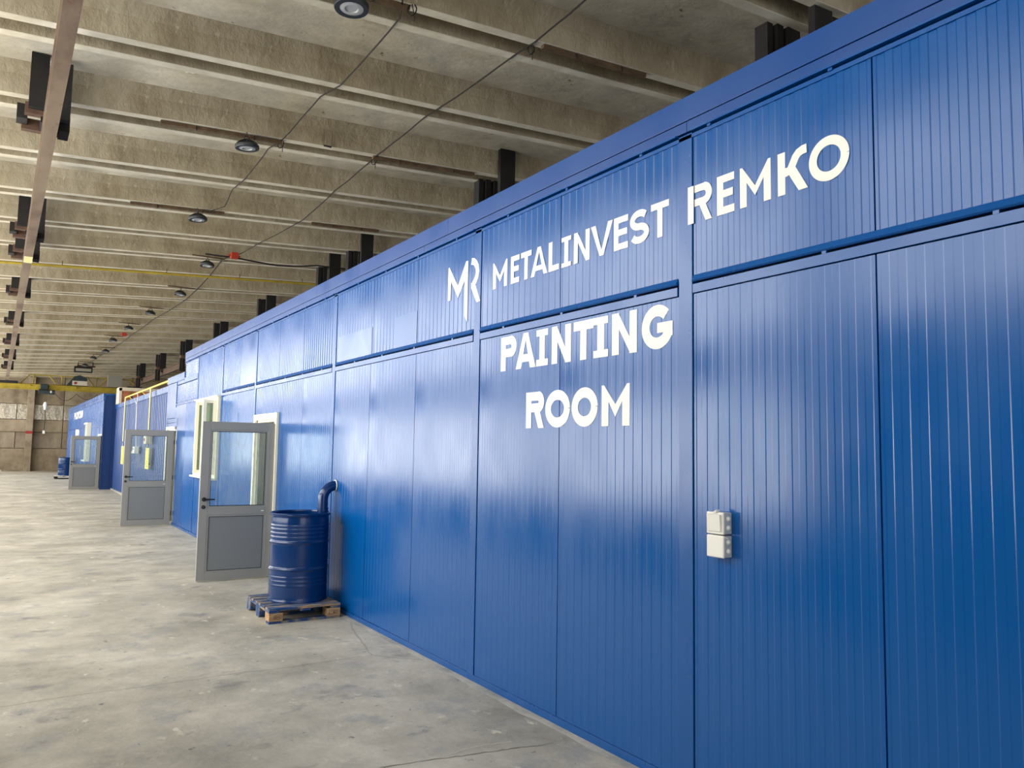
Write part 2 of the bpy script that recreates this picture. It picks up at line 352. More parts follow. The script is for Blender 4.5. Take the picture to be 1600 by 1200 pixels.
for i, yy in enumerate(WIN_Y):
    if wp is None:
        m = MB()
        for dy in (-1.8, -.6, .6, 1.8): m.box(WALL_X-.2, WALL_X-.16, dy-.02, dy+.02, 3.2, 5.5, BEIGEW)
        for zz in (3.22, 4.4, 5.48): m.box(WALL_X-.19, WALL_X-.17, -2.84, 2.84, zz-.02, zz+.02, BEIGEW)
        wp = m.obj('window_grid', wl); o = wp
    else: o = bpy.data.objects.new('window_grid', wp.data); C.objects.link(o); o.parent = wl
    o.location = (0, yy, 0)
struct(MB().box(12.2, 12.4, -6, 57, 0, 6.5, WALLC).obj('wall_right'))

# ------------------------------------------------------------------ main blue booth
W = 2.965
SEG = 0.0747
booth = empty('painting_booth', (W, 0, 0))
tag(booth, 'long bright blue painting booth of ribbed metal panels filling the right side', 'booth')
def B(): return MB()
def wall_panel(ya, yb, za, zb, kind='rib', m=BLUE, parent=booth, name='wall_panel', x0=0.006, d=0.0028, pitch=SEG):
    """vertical strip-profiled panel; profile across y, flat along z. local x grows into the booth"""
    p = MB(); L = yb-ya; pts = [(0.0, x0)]
    if kind == 'rib':
        n = max(1, round(L/pitch)); pt = L/n; tr = min(0.005, pt*0.12)
        for i in range(n):
            a = i*pt
            pts += [(a+pt*0.25, x0), (a+pt*0.25+tr, x0+d), (a+pt*0.75, x0+d), (a+pt*0.75+tr, x0)]
    pts.append((L, x0))
    vs = []
    for (y, x) in pts: vs += [(x, y, za), (x, y, zb)]
    n = len(pts)
    p.add(vs, [(2*i, 2*i+1, 2*i+3, 2*i+2) for i in range(n-1)], m)
    b = x0+0.05
    p.add([(x0, 0, za), (x0, 0, zb), (b, 0, zb), (b, 0, za)], [(0, 1, 2, 3)], m); p.add([(x0, L, za), (x0, L, zb), (b, L, zb), (b, L, za)], [(3, 2, 1, 0)], m)
    p.add([(b, 0, za), (b, L, za), (b, L, zb), (b, 0, zb)], [(0, 1, 2, 3)], m)
    for z, fl in ((za, 0), (zb, 1)):
        loop = [(x, y, z) for (y, x) in pts]+[(b, L, z), (b, 0, z)]
        p.add(loop, [list(range(len(loop))) if fl else list(range(len(loop)))[::-1]], m)
    o = p.obj(name, parent); o.location = (0, ya, 0)
    return o
def louver_panel(ya, yb, za, zb, pitch=0.05, m=BLUEL, parent=booth, x0=0.004):
    p = MB(); L = yb-ya; n = max(2, round((zb-za)/pitch)); pt = (zb-za)/n; pts = [(za, x0)]
    for i in range(n): a = za+i*pt; pts += [(a+pt*0.1, x0), (a+pt*0.2, x0+0.012), (a+pt*0.9, x0)]
    pts.append((zb, x0)); vs = []
    for (z, x) in pts: vs += [(x, 0, z), (x, L, z)]
    p.add(vs, [(2*i+1, 2*i, 2*i+2, 2*i+3) for i in range(len(pts)-1)], m)
    p.box(x0+0.013, x0+0.04, 0, L, za, zb, m)
    o = p.obj('louver_panel', parent); o.location = (0, ya, 0)
    return o
G = 0.004
posts = [(2.965, 3.065), (5.195, 5.292), (8.385, 8.485), (11.735, 11.825), (13.93, 14.02), (16.06, 16.12)]
# upper row panels
UZ0, UZ1 = 2.60, 3.372
LZ0, LZ1 = 0.052, 2.528
upper = [(-2.5, -1.41, 'rib'), (-1.41, -.3, 'rib'), (-.3, .81, 'rib'), (.81, 1.928, 'rib'), (1.928, 2.965, 'rib'), (3.065, 4.16, 'rib'), (4.16, 5.195, 'rib'),
         (5.292, 6.32, 'rib'), (6.32, 7.33, 'rib'), (7.33, 8.385, 'rib'), (8.485, 9.57, 'rib2'), (9.57, 10.6, 'rib'), (10.6, 11.735, 'rib'), (11.825, 12.72, 'flat'), (12.72, 13.93, 'rib')]
for (a, b, k) in upper:
    wall_panel(a+G, b-G, UZ0, UZ1, 'flat' if k == 'flat' else 'rib', d=0.005 if k == 'rib2' else 0.0028)
wall_panel(14.02+G, 14.92-G, 2.55, UZ1); wall_panel(14.92+G, 16.06-G, 2.55, UZ1)
lower = [(-2.5, -1.41), (-1.41, -.3), (-.3, .81), (.81, 1.928), (1.928, 2.965), (3.065, 4.155), (4.155, 5.195), (5.292, 6.33), (6.33, 7.38), (7.38, 8.385), (8.485, 9.52)]
for (a, b) in lower: wall_panel(a+G, b-G, LZ0, LZ1, d=.0011)
D0, D1 = 10.60, 11.60           # door opening
wall_panel(9.52+G, 10.50-G*0, LZ0, LZ1); wall_panel(10.50, 11.735-G, 2.15, LZ1)
wall_panel(11.67, 11.735-G, LZ0, 2.15, 'flat')
wall_panel(11.825+G, 12.80-G, LZ0, LZ1); wall_panel(12.80+G, 13.93-G, LZ0, LZ1)
# panels around the window (y 14.05..16.0, z 1.14..2.55)
wall_panel(14.02+G, 16.06-G, LZ0, 1.11, 'rib')
# patch plates and joints behind
wall_panel(7.36, 8.30, 2.615, 2.90, 'flat', x0=0.003, name='patch_plate'); wall_panel(6.325, 6.80, 2.615, 2.915, 'flat', x0=0.0035, name='patch_plate')
MB().box(0.045, 0.06, -2.5, 10.6, 0, 3.45, GAP).box(0.045, 0.06, 11.6, 14.02, 0, 3.45, GAP).box(0.045, .06, 10.6, 11.6, 2.1, 3.45, GAP).box(0.045, .06, 14.02, 16.06, 2.5, 3.45, GAP).box(0.045, .06, 14.02, 16.06, 0, 1.13, GAP).box(.045, .06, 16.06, 17.5, 0, 3.45, GAP).box(.045, .06, 18.3+1.05, 19.6, 0, 3.15, GAP).box(.045, .06, 17.5, 19.4, 2.06, 3.15, GAP).box(.045, .06, 17.5, 18.27, 0, 2.1, GAP).obj('joint_backing', booth)
# posts
for i, (a, b) in enumerate(posts):
    MB().box(0, 0.05, a+G, b, 0 if i != 5 else 0.0, 3.40, BLUEF).obj('post', booth, 0.0015)
# mid rail between posts
rails = [(-2.5, 2.965), (3.065, 5.195), (5.292, 8.385), (8.485, 11.735), (11.825, 13.93)]
for (a, b) in rails:
    MB().box(-0.001, 0.05, a+0.012, b-0.001, 2.533, 2.580, BLUEF).obj('rail', booth, 0.001)
    m = MB(); m.extr([(-0.002, a+.012, 2.592), (-0.010, a+.012, 2.598), (0.004, a+.012, 2.628), (0.012, a+.012, 2.628), (0.012, a+.012, 2.592)], (0, b-a-.014, 0), BLUEF)
    m.obj('rail_lip', booth)
    m = MB(); y = a+0.35
    while y < b-0.1: m.box(-0.002, 0.01, y-.011, y+.011, 2.578, 2.594, BLUEF); y += 0.72
    m.obj('weld_tab', booth)['kind'] = 'stuff'
# top ledge, band, fascia
MB().box(0.0, 0.05, -2.5, 17.5, 3.372, 3.392, BLUEF).obj('top_angle', booth)
for (a, b) in [(-2.5, 2.965), (3.065, 5.195), (5.292, 8.385), (8.485, 11.735), (11.825, 13.93), (14.02, 17.5)]:
    MB().box(-0.016, 0.03, a+.01, b-.005, 3.403, 3.412, BLUEF).obj('drip_ledge', booth)
    m = MB(); y = a+0.3
    while y < b-0.1: m.box(-0.008, 0.01, y-.011, y+.011, 3.39, 3.404, BLUEF); y += 0.72
    m.obj('weld_tab', booth)['kind'] = 'stuff'
for (a, b) in [(-2.5, 3.0), (3.004, 6.2), (6.204, 9.3), (9.304, 13.0), (13.004, 17.5)]:
    MB().box(-0.003, 0.05, a, b, 3.412, 3.468, BLUET).obj('top_band', booth)
for (a, b) in [(-2.5, 1.45), (1.453, 5.75), (5.753, 9.1), (9.103, 13.3), (13.303, 17.5)]:
    MB().box(-0.008, 0.05, a, b, 3.472, 3.606, BLUET).obj('fascia', booth, 0.002)
MB().box(-0.002, .05, -2.5, 10.50, 0, 0.05, BLUEF).obj('skirting', booth); MB().box(-.002, .05, 11.67, 18.27, 0, .05, BLUEF).obj('skirting', booth); MB().box(-.002, .05, 19.35, 19.6, 0, .05, BLUEF).obj('skirting', booth)
MB().box(0.05, 4.3, -2.5, 17.5, 3.5, 3.58, BLUEF).box(.05, 4.3, 17.5, 19.6, 3.1, 3.2, BLUEF).box(.03, 4.3, 17.46, 17.5, 3.1, 3.6, BLUEF).box(.05, 4.3, 19.56, 19.6, 0, 3.2, BLUEF).box(.05, 4.3, -2.54, -2.5, 0, 3.6, BLUEF).box(4.25, 4.3, -2.5, 19.6, 0, 3.2, BLUEF).obj('roof_and_ends', booth)
MB().box(0.25, 0.28, 10.3, 11.9, 0.0, 2.3, DARKIN).obj('dim_interior_sheet', booth); MB().box(1.2, 1.23, 13.4, 16.6, .5, 2.8, DARKIN).obj('dim_interior_sheet', booth)  # dark sheets standing in for the dim booth interior
# section beyond the window: louvers and plain sheets, then the lower part
louver_panel(16.16, 17.46, 3.09, 3.372); MB().box(-.004, .04, 16.12, 17.5, 2.98, 3.085, BLUEF).obj('rail', booth)
louver_panel(16.16, 18.36, 2.575, 2.965, 0.055)
MB().box(-.004, .04, 16.13, 18.38, 2.545, 2.57, BLUEF).obj('rail', booth)
MB().box(-.004, .04, 18.37, 18.41, 2.5, 3.1, BLUEF).obj('post', booth)
wall_panel(16.13, 17.2, 0.056, 2.54, 'rib'); wall_panel(17.21, 18.25, .056, 2.54, 'flat')
wall_panel(17.5, 18.36, 2.985, 3.055, 'flat'); wall_panel(18.42, 19.58, 2.28, 3.05, 'flat'); MB().box(-.006, .04, 17.5, 19.6, 3.06, 3.21, BLUEF).obj('fascia', booth)
wall_panel(18.42, 19.58, 2.18, 2.27, 'flat'); wall_panel(18.25, 18.42, 2.09, 2.54, 'flat'); wall_panel(18.42, 19.58, 2.09, 2.17, 'flat'); wall_panel(19.36, 19.58, .056, 2.09, 'flat')

# ------------------------------------------------------------------ painted lettering
LX = W+0.0050
FARW = False
class Let:
    def __init__(s): s.m = MB(); s.k = 0
    def poly(s, pts):     # pts in (Y,Z) world; thin raised paint
        s.k += 1; a = min(p[0] for p in pts); b = max(p[0] for p in pts)
        on_post = (not FARW) and any(p0 < b-.004 and p1 > a+.004 for (p0, p1) in posts)
        e = (W-.0012 if on_post else LX)-s.k*0.000012; s.m.extr([(e, y, z) for (y, z) in pts], (0.0011 if not FARW else .003, 0, 0), WHITE_P)
    def strip(s, path, hw_):  # path of (Y,Z) centre points with half width
        n = len(path); L = []; R = []
        for i in range(n):
            a = path[max(i-1, 0)]; b = path[min(i+1, n-1)]; dx, dz = b[0]-a[0], b[1]-a[1]; l = math.hypot(dx, dz); nx, nz = -dz/l, dx/l
            h = hw_[i] if isinstance(hw_, list) else hw_
            L.append((path[i][0]+nx*h, path[i][1]+nz*h)); R.append((path[i][0]-nx*h, path[i][1]-nz*h))
        for i in range(n-1): s.poly([L[i], L[i+1], R[i+1], R[i]])
def glyph(ch, yl, yr, z0, z1, s, parent):
    """yl: world Y of the letter's left edge (larger), yr: right edge; s = stroke width"""
    g = Let(); wd = yl-yr; h = z1-z0
    def P(u, v): return (yl-u, z0+v)            # u, v in metres from the lower left
    def poly(*p): g.poly([P(*q) for q in p])
    def rect(u0, v0, u1, v1): poly((u0, v0), (u1, v0), (u1, v1), (u0, v1))
    def arc(cu, cv, ru, rv, a0, a1, n=22, hw_=None):
        q = hw_ or s/2
        g.strip([P(cu+ru*math.cos(math.radians(a0+(a1-a0)*i/n)), cv+rv*math.sin(math.radians(a0+(a1-a0)*i/n))) for i in range(n+1)], q)
    t = s*0.92
    if ch == 'M':
        vb = h*0.22
        rect(0, 0, s, h*0.8); rect(wd-s, 0, wd, h*0.8)
        poly((0, h*.8), (s, h*.8), (s, h*.62), (wd/2, vb+s*.9), (wd/2, vb), (s*1.0, h*.62)) if False else None
        poly((0, h), (0, h*.8), (s, h*.62), (s*.35, h)); poly((s*.35, h), (s, h*.60), (wd/2, vb), (wd/2, vb+s*1.15))
        poly((0, h*.8), (s, h*.8), (s, h*.6))
        poly((wd, h), (wd-s*.35, h), (wd-s, h*.62), (wd, h*.8)); poly((wd-s*.35, h), (wd/2, vb+s*1.15), (wd/2, vb), (wd-s, h*.60))
        poly((wd-s, h*.6), (wd-s, h*.8), (wd, h*.8))
    elif ch == 'N':
        rect(0, 0, s, h); rect(wd-s, 0, wd, h); poly((0, h), (s*.9, h), (wd, 0), (wd-s*.9, 0))
    elif ch == 'E':
        rect(0, 0, s, h); rect(s, 0, wd, t); rect(s, h-t, wd, h); rect(s, h*.5-t/2+h*.02, wd*.93, h*.5+t/2+h*.02)
    elif ch == 'T':
        rect(0, h-t, wd, h); rect(wd/2-s/2, 0, wd/2+s/2, h-t)
    elif ch == 'L':
        rect(0, 0, s, h); rect(s, 0, wd, t)
    elif ch == 'I':
        rect(wd/2-s/2, t*.75, wd/2+s/2, h-t*.75); rect(0, 0, wd, t*.75); rect(0, h-t*.75, wd, h)
    elif ch == 'A':
        k = s*1.08
        poly((0, 0), (k, 0), (wd/2+k*.05, h*.86), (wd/2-k*.42, h)); poly((wd-k, 0), (wd, 0), (wd/2+k*.42, h), (wd/2-k*.05, h*.86))
        poly((wd/2-k*.42, h), (wd/2-k*.05, h*.86), (wd/2+k*.05, h*.86), (wd/2+k*.42, h)); rect(wd*.22, h*.18, wd*.78, h*.18+t*.9)
    elif ch == 'V':
        k = s*1.08
        poly((0, h), (k, h), (wd/2+k*.05, h*.14), (wd/2-k*.42, 0)); poly((wd-k, h), (wd, h), (wd/2+k*.42, 0), (wd/2-k*.05, h*.14))
        poly((wd/2-k*.42, 0), (wd/2+k*.42, 0), (wd/2+k*.05, h*.14), (wd/2-k*.05, h*.14))
    elif ch in 'PR':
        bowl = h*.56 if ch == 'R' else h*.6; rad = bowl/2-t/2
        rect(0, 0, s, h); c = wd-rad*0.95-s/2; c = max(c, s)
        rect(s, h-t, c, h); rect(s, h-bowl, c, h-bowl+t); arc(c, h-bowl/2, wd-c-s/2, rad, -90, 90)
        if ch == 'R': poly((wd*.42, h-bowl+t*.5), (wd*.42+s*1.02, h-bowl+t*.5), (wd, 0), (wd-s*1.05, 0))
    elif ch == 'O':
        arc(wd/2, h/2, wd/2-s/2, h/2-s/2, 0, 360, 44)
    elif ch == 'S':
        pts = []
        ru = wd/2-s/2; rv = (h/2-s/2)/2+0.0
        for i in range(17): a = math.radians(35+i*(235-0)/16); pts.append(P(wd/2+ru*math.cos(a), h-s/2-rv+rv*math.sin(a)))
        pts2 = []
        for i in range(17): a = math.radians(90-i*(245)/16); pts2.append(P(wd/2+ru*math.cos(a), s/2+rv+rv*math.sin(a)))
        g.strip(pts+pts2[1:], s/2)
    elif ch == 'G':
        arc(wd/2, h/2, wd/2-s/2, h/2-s/2, 42, 345, 36); rect(wd*.5, h*.36, wd-s*.08, h*.36+t*.95); rect(wd-s*1.0, h*.26, wd-s*.08, h*.4)
    elif ch == 'K':
        rect(0, 0, s, h); poly((s*.9, h*.40), (s*.9+.001, h*.40+s), (wd*.42, h*.62), (wd*.62, h*.46))
        poly((wd*.30, h*.54), (wd*.30+s*1.1, h*.60), (wd, 0.0), (wd-s*1.2, 0.0))
        path = [P(wd*.36, h*.50), P(wd*.46, h*.58), P(wd*.53, h*.68), P(wd*.60, h*.79), P(wd*.70, h*.87), P(wd*.83, h*.905), P(wd*.97, h*.91)]
        g.strip(path, [s*.45, s*.5, s*.5, s*.5, s*.5, s*.5, s*.5])
    g.m.obj('letter', parent)
def word(name, label, letters, z0, z1, s):
    w_ = empty(name, (0, 0, 0)); tag(w_, label, 'lettering')
    for (ch, yl, yr) in letters:
        glyph(ch, yl, yr, z0, z1, s, w_)
    return w_
word('painted_lettering', 'longer word of the white company name, painted high left of the blue post', [('M', 5.024, 4.825), ('E', 4.773, 4.662), ('T', 4.64, 4.506), ('A', 4.514, 4.312), ('L', 4.297, 4.18), ('I', 4.151, 4.046),
      ('N', 4.015, 3.852), ('V', 3.839, 3.628), ('E', 3.616, 3.488), ('S', 3.471, 3.307), ('T', 3.291, 3.147)], 2.888, 3.086, 0.041)
word('painted_lettering', 'five white letters of the company name, painted high right of the blue post', [('R', 2.997, 2.832), ('E', 2.797, 2.683), ('M', 2.646, 2.458), ('K', 2.417, 2.251), ('O', 2.245, 2.04)], 2.902, 3.104, 0.042)
word('painted_lettering', 'white word PAINTING lettered just under the mid rail', [('P', 4.889, 4.682), ('A', 4.689, 4.438), ('I', 4.43, 4.293), ('N', 4.249, 4.036), ('T', 4.009, 3.806), ('I', 3.806, 3.665), ('N', 3.629, 3.407), ('G', 3.366, 3.113)], 2.265, 2.511, 0.064)
word('painted_lettering', 'white word ROOM lettered below the word PAINTING', [('R', 4.546, 4.329), ('O', 4.314, 4.04), ('O', 4.022, 3.76), ('M', 3.722, 3.468)], 1.850, 2.093, 0.064)
lg = tag(empty('painted_logo', (0, 0, 0)), 'white painted monogram of joined angular letters left of the company name', 'logo')
Mp = [[(5.747, 2.912), (5.700, 2.912), (5.697, 3.066), (5.747, 3.185)], [(5.747, 3.185), (5.697, 3.066), (5.573, 2.912), (5.578, 3.009), (5.730, 3.190)],
      [(5.573, 2.912), (5.466, 3.036), (5.445, 3.187), (5.578, 3.009)], [(5.466, 3.036), (5.462, 2.756), (5.410, 2.694), (5.412, 3.185), (5.445, 3.187)]]
def raw(polys, nm):
    g = Let()
    for p in polys: g.poly(p)
    g.m.obj(nm, lg)
raw(Mp, 'letter')
g = Let(); g.strip([(5.358, 3.168), (5.318, 3.162), (5.285, 3.142), (5.258, 3.108), (5.250, 3.070), (5.260, 3.032), (5.285, 3.000), (5.318, 2.975), (5.335, 2.965)], 0.026)
g.poly([(5.345, 2.995), (5.288, 2.985), (5.200, 2.832), (5.256, 2.828), (5.345, 2.955)]); g.m.obj('letter', lg)

# ------------------------------------------------------------------ switch boxes on the wall
def wall_box(name, label, zc, switch):
    t = tag(empty(name, (W-0.0, 2.765, zc)), label, 'junction box' if not switch else 'switch')
    h = 0.0525
    MB().box(-0.045, 0.007, -.0525, .0525, -h, h, GPLAST).obj('housing', t, 0.006)
    MB().box(-0.056, -0.045, -.055, .055, -h-.001, h+.001, WPLAST).obj('cover', t, 0.006)
    for zz in (-.022, .022):
        MB().lathe([(0.013, 0.0), (0.011, 0.006), (0.006, 0.010), (0.0, 0.011)], WPLAST, 18).obj('cable_knockout', t)
        o = C.objects[-1]
    for o in [c for c in t.children if c.name.startswith('cable_knockout')]: pass
    ks = [c for c in t.children if c.name.startswith('cable_knockout')]
    for c, zz in zip(ks, (-.022, .022)): c.rotation_euler = (PI/2, 0, 0); c.location = (-0.020, -.0525, zz)
    if switch:
        MB().extr([(-.056, -.040, -.040), (-.056, .042, -.040), (-.063, .042, .0), (-.056, .042, .042), (-.056, -.040, .042), (-.063, -.040, .0)][:0] or [(-.057, -.041, -.042), (-.062, -.041, -.038), (-.068, -.041, .040), (-.057, -.041, .044)], (0, .083, 0), WPLAST).obj('rocker', t, 0.001)
        MB().extr([(-.068, -.018, .050), (-.068, .006, .050), (-.050, -.006, .066)], (0.02, 0, 0), WPLAST).obj('cable_gland', t)
    else:
        MB().tube([(-.040, -.046, .050), (-.045, -.055, .046), (-.03, -.060, .040)], .003, WPLAST, 6).obj('clip', t)
    return t
wall_box('light_switch', 'square white rocker switch mounted above the plain white box', 1.3635, True)
wall_box('junction_box', 'plain square white box mounted directly under the rocker switch', 1.2525, False)

# ------------------------------------------------------------------ doors
def lever(parent, x, y, z, sgn):
    t = MB(); t.lathe([(0.0, 0), (0.026, 0), (0.026, 0.008), (0.012, 0.012), (0.011, 0.045), (0, 0.045)], BLACKM, 20)
    o = t.obj('handle', parent); o.rotation_euler = (PI/2, 0, 0); o.location = (x, y, z)
    a = MB(); a.tube([(0, 0, 0), (0.02, 0, 0), (0.07, .004, 0), (0.125, 0.006, 0)], [0.011, 0.011, 0.010, 0.009], BLACKM, 10)
    b = a.obj('lever', o); b.parent = o; b.rotation_euler = (-PI/2, 0, 0); b.location = (0, 0, 0.045)
    return o
def door_leaf(name, label, hinge, wd, h=2.0, ang=0.0, zb=0.012):
    """leaf extends from the hinge along local -x; local -y faces the camera"""
    t = tag(empty(name, (hinge[0], hinge[1], 0), ang), label, 'door', 'grey half-glazed doors standing open along the booths'); t['kind'] = 'thing'
    th = 0.056; fr = 0.10; MZ0, MZ1 = 0.835, 0.90
    m = MB()
    m.box(-wd, -wd+fr, -th/2, th/2, zb, h, GREY); m.box(-fr, 0, -th/2, th/2, zb, h, GREY)
    m.box(-wd+fr, -fr, -th/2, th/2, h-fr, h, GREY); m.box(-wd+fr, -fr, -th/2, th/2, zb, zb+fr*0.95, GREY); m.box(-wd+fr, -fr, -th/2, th/2, MZ0-.01, MZ1+.01, GREY)
    m.obj('door_frame', t, 0.002)
    # raised glazing beads
    for (z0, z1, nm) in ((MZ1+.01, h-fr, 'glazing_bead'), (zb+fr*.95, MZ0-.01, 'panel_bead')):
        m = MB(); bw = 0.022; x0, x1 = -wd+fr, -fr
        for ys in (-1, 1):
            y0, y1 = sorted((ys*(th/2-.016), ys*(th/2-.004)))
            m.box(x0, x0+bw, y0, y1, z0, z1, GREY); m.box(x1-bw, x1, y0, y1, z0, z1, GREY); m.box(x0+bw, x1-bw, y0, y1, z0, z0+bw, GREY); m.box(x0+bw, x1-bw, y0, y1, z1-bw, z1, GREY)
        bead = m.obj(nm, t)
        m = MB(); b2 = 0.007
        for ys in (-1, 1):
            y0, y1 = sorted((ys*(th/2-.018), ys*(th/2-.010))); a0, a1, c0, c1 = x0+bw, x1-bw, z0+bw, z1-bw
            m.box(a0, a0+b2, y0, y1, c0, c1, RUBBER); m.box(a1-b2, a1, y0, y1, c0, c1, RUBBER); m.box(a0, a1, y0, y1, c0, c0+b2, RUBBER); m.box(a0, a1, y0, y1, c1-b2, c1, RUBBER)
        m.obj('gasket', bead)
    MB().box(-wd+fr+.02, -fr-.02, -.004, .004, MZ1+.03, h-fr-.02, GLASS).obj('glass_pane', t)
    MB().box(-wd+fr+.02, -fr-.02, -.014, .014, zb+fr+.01, MZ0-.03, GREYP).obj('lower_panel', t)
    lever(t, -wd+0.052, -th/2, 1.02, 1)
    o = MB().lathe([(0, 0), (0.024, 0), (0.024, 0.006), (0.010, 0.008), (0.010, 0.014), (0, 0.014)], BLACKM, 20).obj('lock_rosette', t); o.rotation_euler = (PI/2, 0, 0); o.location = (-wd+.050, -th/2, .925); rosette = o
    o = MB().box(-.004, .004, -.009, .009, 0, .018, CHROME).obj('lock_cylinder', rosette)
    o = MB().box(-.16, -.125, -th/2-.001, -th/2+.002, .858, .868, WPLAST).obj('sticker', t)
    for zz in (0.25, 1.0, 1.75): MB().tube([(0.012, -.03, zz-.045), (0.012, -.03, zz+.045)], .009, BLACKM, 8).obj('hinge', t)
    return t
d1 = door_leaf('glazed_door', 'nearest open grey half-glazed door, beside the blue drum', (2.955, 10.575), 0.925, 2.0, 0.0)
d2 = door_leaf('glazed_door', 'second open grey half-glazed door, in front of the yellow pipes', (2.935, 18.30), 0.945, 2.0, 0.02)
d3 = door_leaf('glazed_door', 'farthest and smallest open half-glazed door, left of the dark blue side wall', (2.80, 33.13), 0.965, 1.96, 0.02)
# door frame 1
def door_frame(name, y0, y1, ztop, parent_x, label, zt2, near=True):
    t = tag(empty(name, (parent_x, 0, 0)), label, 'door frame'); t['kind'] = 'thing'
    if near: MB().box(-.028, .006, y0-.095, y0+.005, 0, ztop, CREAM).obj('jamb_trim', t, .002)
    MB().box(-.028, .006, y1-.005, y1+.075, 0, ztop, CREAM).obj('jamb_trim', t, .002)
    MB().box(-.028, .006, y0+.005, y1-.005, zt2, ztop, CREAM).obj('head_trim', t, .002)
    if near: MB().box(0.006, .05, y0, y0+.03, 0, zt2, CREAM).obj('jamb_liner', t)
    MB().box(0.006, .04, y1-.03, y1, 0, zt2, CREAM).obj('jamb_liner', t)
    MB().box(0.04, .2, y1-.03, y1+.0, 0, zt2, PLYW).obj('reveal_board', t)
    MB().box(0.006, .2, y0, y1, zt2-.03, zt2, CREAM).obj('head_liner', t)
    return t
door_frame('door_frame', 10.60, 11.60, 2.145, W, 'cream door frame around the nearest doorway, behind the open grey door', 2.06)
door_frame('door_frame', 18.32, 19.28, 2.09, W, 'cream door frame of the second doorway along the blue booth', 2.03, False)

# ------------------------------------------------------------------ window 1 with open casement
wn = struct(empty('window_1', (W, 0, 0)), 'cream framed window with an open casement in the blue booth')
m = MB(); Wa, Wb, Wc, Wd = 14.06, 15.98, 1.14, 2.53
m.box(-.035, .05, Wa, Wa+.07, Wc, Wd, CREAM).box(-.035, .05, Wb-.07, Wb, Wc, Wd, CREAM).box(-.035, .05, Wa+.07, Wb-.07, Wd-.07, Wd, CREAM).box(-.035, .05, Wa+.07, Wb-.07, Wc, Wc+.07, CREAM)
m.box(-.03, .05, 14.96, 15.05, Wc+.07, Wd-.07, CREAM); m.obj('window_frame', wn, .003)
MB().box(.01, .018, Wa+.07, 14.96, Wc+.07, Wd-.07, GLASSC).obj('pane', wn); MB().box(.01, .018, 15.05, Wb-.07, Wc+.07, Wd-.07, GLASSC).obj('pane', wn)
MB().box(-.09, .0, Wa-.02, Wb+.02, Wc-.03, Wc, CREAM).obj('sill', wn)
MB().box(-.07, .0, Wa-.05, Wb+.02, Wd, Wd+.02, CREAM).obj('drip_cap', wn)
def sash(yh, wdt, name):
    s = MB(); k = .055
    s.box(-wdt, -wdt+k, -.028, .028, Wc+.06, Wd-.06, CREAM).box(-k, 0, -.028, .028, Wc+.06, Wd-.06, CREAM).box(-wdt+k, -k, -.028, .028, Wd-.06-k, Wd-.06, CREAM).box(-wdt+k, -k, -.028, .028, Wc+.06, Wc+.06+k, CREAM)
    o = s.obj(name, wn, .003); o.location = (-.035, yh, 0)
    p = MB().box(-wdt+k, -k, -.004, .004, Wc+.06+k, Wd-.06-k, GLASSG).obj('pane', o)
    return o
sash(14.16, .22, 'casement'); sash(15.10, .16, 'casement')
MB().box(.1, .12, Wa, Wb, Wc, Wd, PLYW).obj('blind', wn)

# ------------------------------------------------------------------ drum, pallet, elbow pipe
def drum(name, label, loc, lidless=True):
    t = tag(empty(name, loc), label, 'drum')
    R = 0.293; H = 0.88
    pr = [(0.0, 0.012), (R-.012, 0.012), (R-.008, 0.0), (R+.004, 0.0), (R+.005, .012), (R, .02), (R, .05)]
    def ring(z, a, wz): return [(R, z-wz*1.25), (R, z-wz), (R+a*.6, z-wz*.5), (R+a, z), (R+a*.6, z+wz*.5), (R, z+wz), (R, z+wz*1.25)]
    for z in (.165, .205, .245): pr += ring(z, .004, .014)
    pr += ring(.325, .011, .02)
    pr += ring(.59, .011, .02)
    for z in (.64, .68, .72, .755): pr += ring(z, .004, .014)
    pr += [(R, .80), (R-.004, .83), (R-.004, H-.02), (R-.002, H-.012), (R-.010, H-.012), (R-.010, .04), (0, .04)]
    MB().lathe(pr, BLUED, 56).obj('shell', t)
    q = MB(); q.lathe([(R-.004, H-.03), (R+.006, H-.028), (R+.013, H-.015), (R+.012, H-.003), (R+.004, H+.003), (R-.008, H+.001), (R-.010, H-.012)], BLUED, 56); q.obj('rim_band', t)
    q = MB(); a0 = -1.95
    for s_ in (0, .09): q.box(-.012, .012, 0, .0, 0, 0, BLUED) if False else None
    q.tube([((R+.018)*math.cos(a0-.35+.05*i), (R+.018)*math.sin(a0-.35+.05*i), H-.016) for i in range(14)], .007, BLUED, 8)
    q.obj('clamp_lever', t)
    return t
PZ = 0.144
drum('steel_drum', 'large glossy blue steel drum on a wooden pallet beside the nearest door', (2.582, 8.20, PZ+.002))
drum('steel_drum', 'small distant blue drum near the far end wall', (2.23, 43.5, .13))
